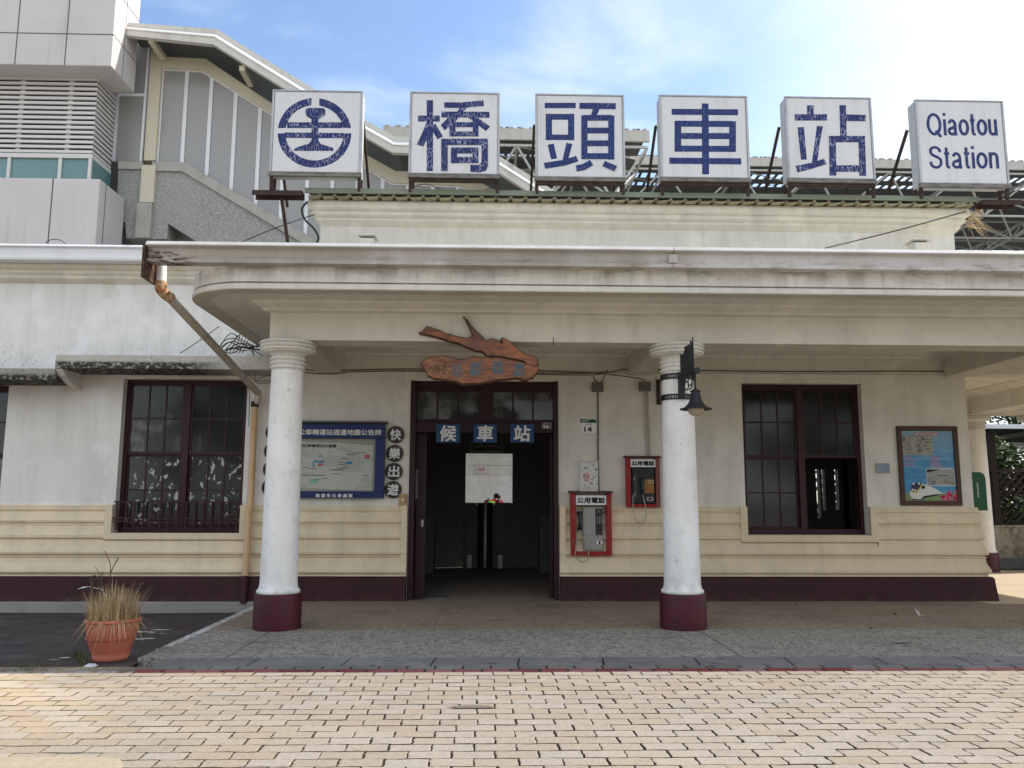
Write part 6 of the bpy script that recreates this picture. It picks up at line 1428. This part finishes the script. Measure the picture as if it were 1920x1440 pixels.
mb = MB(); mb.box(a.x, b.x, 5.85, 5.9, b.z, a.z); mb.build('board', mat('dull_sign_board', (.30, .30, .28), rough=.6), t)
mb = MB(); bold_text(mb, '剪票口', (a.x+b.x)/2, b.z+(a.z-b.z)*.66, (b.x-a.x)*.86, (a.z-b.z)*.46, 5.848, .008); bold_text(mb, 'Boarding Entrance', (a.x+b.x)/2, b.z+(a.z-b.z)*.20, (b.x-a.x)*.86, (a.z-b.z)*.22, 5.848, .003); mb.build('lettering', M['ink'], t)
mb = MB(); [mb.tube([(x, 5.87, a.z), (x, 5.87, 3.45)], .01, 6) for x in (a.x+.1, b.x-.1)]; mb.build('hanging_rod', M['black'], t)
for (nm, lab, x0_, x1_) in (('counter', 'dim grey counter front just inside the hall at left', 798, 812), ('counter', 'dim grey counter front just inside the hall at right', 1012, 1030)):
    a, b = W(x0_, 968, 4.6), W(x1_, 1062, 4.6); mb = MB(); mb.box(min(a.x, b.x)-(.3 if x0_ < 900 else 0), max(a.x, b.x)+(.3 if x0_ > 900 else 0), 4.6, 5.2, 0, a.z); mb.box(min(a.x, b.x)-(.33 if x0_ < 900 else .03), max(a.x, b.x)+(.33 if x0_ > 900 else .03), 4.57, 5.23, a.z+.001, a.z+.04); tag(mb.build(nm, m_gp), lab, 'counter')

def skin_mesh(name, joints, bones, m, parent=None, levels=2):
    """joints: name -> (x,y,z,rx,ry)"""
    me = bpy.data.meshes.new(name); ids = {k: i for i, k in enumerate(joints)}
    me.from_pydata([j[:3] for j in joints.values()], [(ids[a], ids[b]) for a, b in bones], [])
    o = bpy.data.objects.new(name, me); COL.objects.link(o)
    sk = o.modifiers.new('skin', 'SKIN'); sk.use_smooth_shade = True
    for i, j in enumerate(joints.values()): me.skin_vertices[0].data[i].radius = (j[3], j[4])
    me.skin_vertices[0].data[0].use_root = True
    ss = o.modifiers.new('sub', 'SUBSURF'); ss.levels = ss.render_levels = levels
    dg = bpy.context.evaluated_depsgraph_get(); dg.update()
    me2 = bpy.data.meshes.new_from_object(o.evaluated_get(dg)); bpy.data.objects.remove(o)
    me2.name = name; me2.materials.clear(); me2.materials.append(m); me2.polygons.foreach_set('use_smooth', [True]*len(me2.polygons))
    o = bpy.data.objects.new(name, me2); COL.objects.link(o)
    if parent: o.parent = parent
    return o
hp = W(934, 921, 7.3); fx, fy = W(926, 921, 7.3).x, 7.3; ht = hp.z
person = bpy.data.objects.new('person', None); COL.objects.link(person); person.location = (fx, fy, -.02)
tag(person, 'person in a red jacket seen from behind with head bowed, beyond the ticket gate', 'person')
s_ = 1.0
body = skin_mesh('body', dict(pel=(0, 0, .92, .135, .10), sp=(0, .03, 1.12, .12, .09), ch=(.0, .08, 1.33, .15, .10), nk=(.04, .19, 1.51, .055, .055), hd=(.085, .27, 1.575, .085, .10), tp=(.10, .29, 1.65, .07, .085),
    ls=(-.17, .09, 1.44, .055, .055), le=(-.235, .20, 1.16, .042, .042), lw=(-.17, .40, 1.06, .032, .032), lh=(-.14, .47, 1.05, .030, .022), rs=(.17, .09, 1.44, .055, .055), re=(.235, .20, 1.16, .042, .042), rw=(.17, .40, 1.06, .032, .032), rh=(.14, .47, 1.05, .030, .022),
    lp=(-.095, 0, .86, .085, .085), lk=(-.11, .03, .48, .058, .058), la=(-.11, -.02, .09, .042, .042), lt=(-.12, .14, .045, .038, .03), rp=(.095, 0, .86, .085, .085), rk=(.11, .03, .48, .058, .058), ra=(.11, -.02, .09, .042, .042), rt=(.12, .14, .045, .038, .03)),
    [('pel', 'sp'), ('sp', 'ch'), ('ch', 'nk'), ('nk', 'hd'), ('hd', 'tp'), ('ch', 'ls'), ('ls', 'le'), ('le', 'lw'), ('lw', 'lh'), ('ch', 'rs'), ('rs', 're'), ('re', 'rw'), ('rw', 'rh'), ('pel', 'lp'), ('lp', 'lk'), ('lk', 'la'), ('la', 'lt'), ('pel', 'rp'), ('rp', 'rk'), ('rk', 'ra'), ('ra', 'rt')], M['skin'], person)
skin_mesh('jacket', dict(pel=(0, 0, .84, .165, .125), sp=(0, .03, 1.12, .155, .12), ch=(0, .085, 1.40, .185, .125), nk=(.03, .16, 1.50, .085, .065), ls=(-.185, .09, 1.45, .085, .085), le=(-.245, .20, 1.16, .062, .062), lw=(-.18, .375, 1.07, .05, .05), rs=(.185, .09, 1.45, .085, .085), re=(.245, .20, 1.16, .062, .062), rw=(.18, .375, 1.07, .05, .05)),
    [('pel', 'sp'), ('sp', 'ch'), ('ch', 'nk'), ('ch', 'ls'), ('ls', 'le'), ('le', 'lw'), ('ch', 'rs'), ('rs', 're'), ('re', 'rw')], M['jacket'], person)
skin_mesh('trousers', dict(pel=(0, 0, .96, .135, .105), lp=(-.10, 0, .76, .082, .085), lk=(-.112, .03, .48, .078, .078), la=(-.112, -.02, .11, .062, .062), rp=(.10, 0, .76, .082, .085), rk=(.112, .03, .48, .078, .078), ra=(.112, -.02, .11, .062, .062)),
    [('pel', 'lp'), ('lp', 'lk'), ('lk', 'la'), ('pel', 'rp'), ('rp', 'rk'), ('rk', 'ra')], M['trousers'], person)
skin_mesh('hair', dict(a=(.068, .215, 1.555, .085, .085), b=(.083, .24, 1.61, .105, .105), c=(.10, .275, 1.67, .082, .082)), [('a', 'b'), ('b', 'c')], M['hair'], person)
sc_ = (ht+.02)/1.735
person.scale = (sc_, sc_, sc_)
bag = skin_mesh('backpack', dict(a=(0, 0, 0, .13, .07), b=(0, .01, .14, .135, .075), c=(0, .03, .26, .10, .055)), [('a', 'b'), ('b', 'c')], M['lime'])
q = W(921, 938, 7.1); bag.location = (q.x, 7.3-.17, W(921, 934.5, 7.1).z-.31); tag(bag, 'lime green bag on the back of the person in red', 'bag')
for dx in (-.125, .125):
    mb = MB(); o_ = bag.location
    mb.tube(smooth_path([Vector((fx+dx*.8, 7.3-.06, 1.33*sc_))-o_, Vector((fx+dx, 7.3-.035, 1.44*sc_))-o_, Vector((fx+dx, 7.3+.05, 1.535*sc_))-o_, Vector((fx+dx, 7.3+.15, 1.50*sc_))-o_]), .022, 6)
    st = mb.build('strap', M['black']); st.parent = bag

# ---- right side: low wall, gravel strip, lattice fence, shelter, trees
XQ = 10.6
t = tag(thing('low_wall', 'mossy concrete low wall under the lattice fence beyond the right passage', 'wall', (14, 5.7, 0)))
za, zb_ = W(1890, 985, 5.6).z, W(1890, 1046, 5.6).z
mb = MB(); mb.box(8.0, 24, 5.6, 5.85, -.15, za-.05); mb.box(8.0, 24, 5.57, 5.88, za-.049, za); mb.build('wall_body', M['lowwall'], t, bevel=.01)
mb = MB(); mb.add([(8, 5.35, .02), (24, 5.35, .02), (24, 5.6, zb_+.0), (8, 5.6, zb_)], [(0,1,2,3)]); tag(mb.build('gravel', M['gravelm']), 'dark gravel heaped along the foot of the low wall', 'gravel', kind='stuff')
t = thing('lattice_fence', 'dark diagonal timber lattice fence on top of the low wall', 'fence', (14, 5.75, za))
z0_, z1_ = za+.04, W(1890, 885, 5.75).z
mb = MB(); wd_ = .048; k = 8.0-(z1_-z0_)
while k < 24:
    mb.bar((k, 5.74, z0_), (k+(z1_-z0_), 5.74, z1_), wd_); mb.bar((k+(z1_-z0_), 5.775, z0_), (k, 5.775, z1_), wd_); k += .19
mb.build('lattice', M['lattice'], t)
mb = MB(); mb.box(8, 24, 5.71, 5.80, z0_-.035, z0_); mb.box(8, 24, 5.71, 5.80, z1_, z1_+.06); mb.build('rail', M['lattice'], t)
for x in (W(1864, 900, 5.75).x, W(1864, 900, 5.75).x+1.85, W(1864, 900, 5.75).x+3.7): mb = MB(); mb.box(x-.07, x+.07, 5.70, 5.83, za, 2.95); mb.build('post', M['lattice'], t)
t = thing('shelter', 'dark roofed shelter with a white gutter behind the lattice fence', 'shelter', (15, 9, -.19))
zS = W(1890, 800, 8.0).z
mb = MB(); xprism(mb, [(8.0, zS-.03), (8.0, zS+.05), (13, zS-.05), (13, zS-.13)], 9, 26); mb.build('roof', mat('dark_shelter_roof', (.03, .03, .032), rough=.8), t)
mb = MB(); mb.box(9, 26, 7.86, 7.99, zS-.06, zS+.05); mb.build('gutter', M['white_metal'], t)
mb = MB()
for k in range(9): x = 10+2*k; mb.bar((x, 8.0, zS-.10), (x, 12.8, zS-.20), .1)
mb.box(9, 26, 8.5, 8.62, zS-.52, zS-.36); mb.build('rafter', M['coping'], t)
mb = MB()
for k in range(6): x = 9.5+3.3*k; mb.box(x-.07, x+.07, 8.48, 8.62, -.19, zS+.1)
mb.build('post', M['lattice'], t)
def tree(name, label, x, y, h, cr, n, seed, zc=None, group='trees beyond the lattice fence'):
    rg = random.Random(seed); t = thing(name, label, 'tree', (x, y, -.19), group)
    mb = MB(); pts = [(x, y, -.19), (x+.1, y, h*.3), (x-.05, y+.1, h*.6), (x+.1, y, h*.85)]; mb.tube(smooth_path(pts), [.12]*6+[.10]*6+[.06]*6+[.03], 8)
    for k in range(9):
        b = Vector((x, y, h*rg.uniform(.3, .75))); d = Vector((rg.uniform(-1, 1), rg.uniform(-1, 1), rg.uniform(.3, 1))).normalized()*cr*.9; mb.tube(smooth_path([b, b+d*.5+Vector((0, 0, .1)), b+d]), [.045]*6+[.03]*6+[.012], 6)
    mb.build('trunk', M['bark'], t)
    mb = MB(); cl = [(Vector((x+rg.gauss(0, cr*.45), y+rg.gauss(0, cr*.45), h*rg.uniform(.28, 1.0))), rg.uniform(.3, .75)*cr*.6) for _ in range(26)]
    for k in range(n):
        c, r = rg.choice(cl); d = Vector((rg.gauss(0, 1), rg.gauss(0, 1), rg.gauss(0, .8))); d = d.normalized()*r*(rg.random()**.45)
        p = c+d; a = Vector((rg.uniform(-1, 1), rg.uniform(-1, 1), rg.uniform(-.6, .3))).normalized(); b = a.cross(Vector((rg.uniform(-1, 1), rg.uniform(-1, 1), 1))).normalized(); l = rg.uniform(.05, .10)*(1 if cr < 3 else 3.2)
        mb.add([p-a*l, p+b*l*.45, p+a*l, p-b*l*.45], [(0,1,2,3)])
    mb.build('crown', M['leaf'], t, recalc=False); return t
tree('small_tree', 'leafy green tree right behind the lattice fence next to the rear column', 12.2, 7.0, 2.9, 1.1, 4200, 3)
tree('small_tree', 'leafy green tree behind the lattice fence at the edge of the view', 14.6, 7.2, 3.0, 1.2, 4200, 4)
tree('small_tree', 'taller green tree far behind the lattice fence and shelter', 17.5, 14.5, 5.2, 2.2, 5000, 6)

# trees on the far side of the station square; the photograph shows them only as reflections in the panes
for k, (x, y, h, lab) in enumerate(((-15, -36, 9.5, 'broad street tree far across the square at the left'), (-3, -39, 11, 'tall street tree far across the square, left of the middle'), (9, -37, 10, 'street tree far across the square, right of the middle'), (21, -38, 10.5, 'street tree far across the square at the right'))):
    tree('street_tree', lab, x, y, h, 5.2, 6000, 40+k, group='trees across the square')
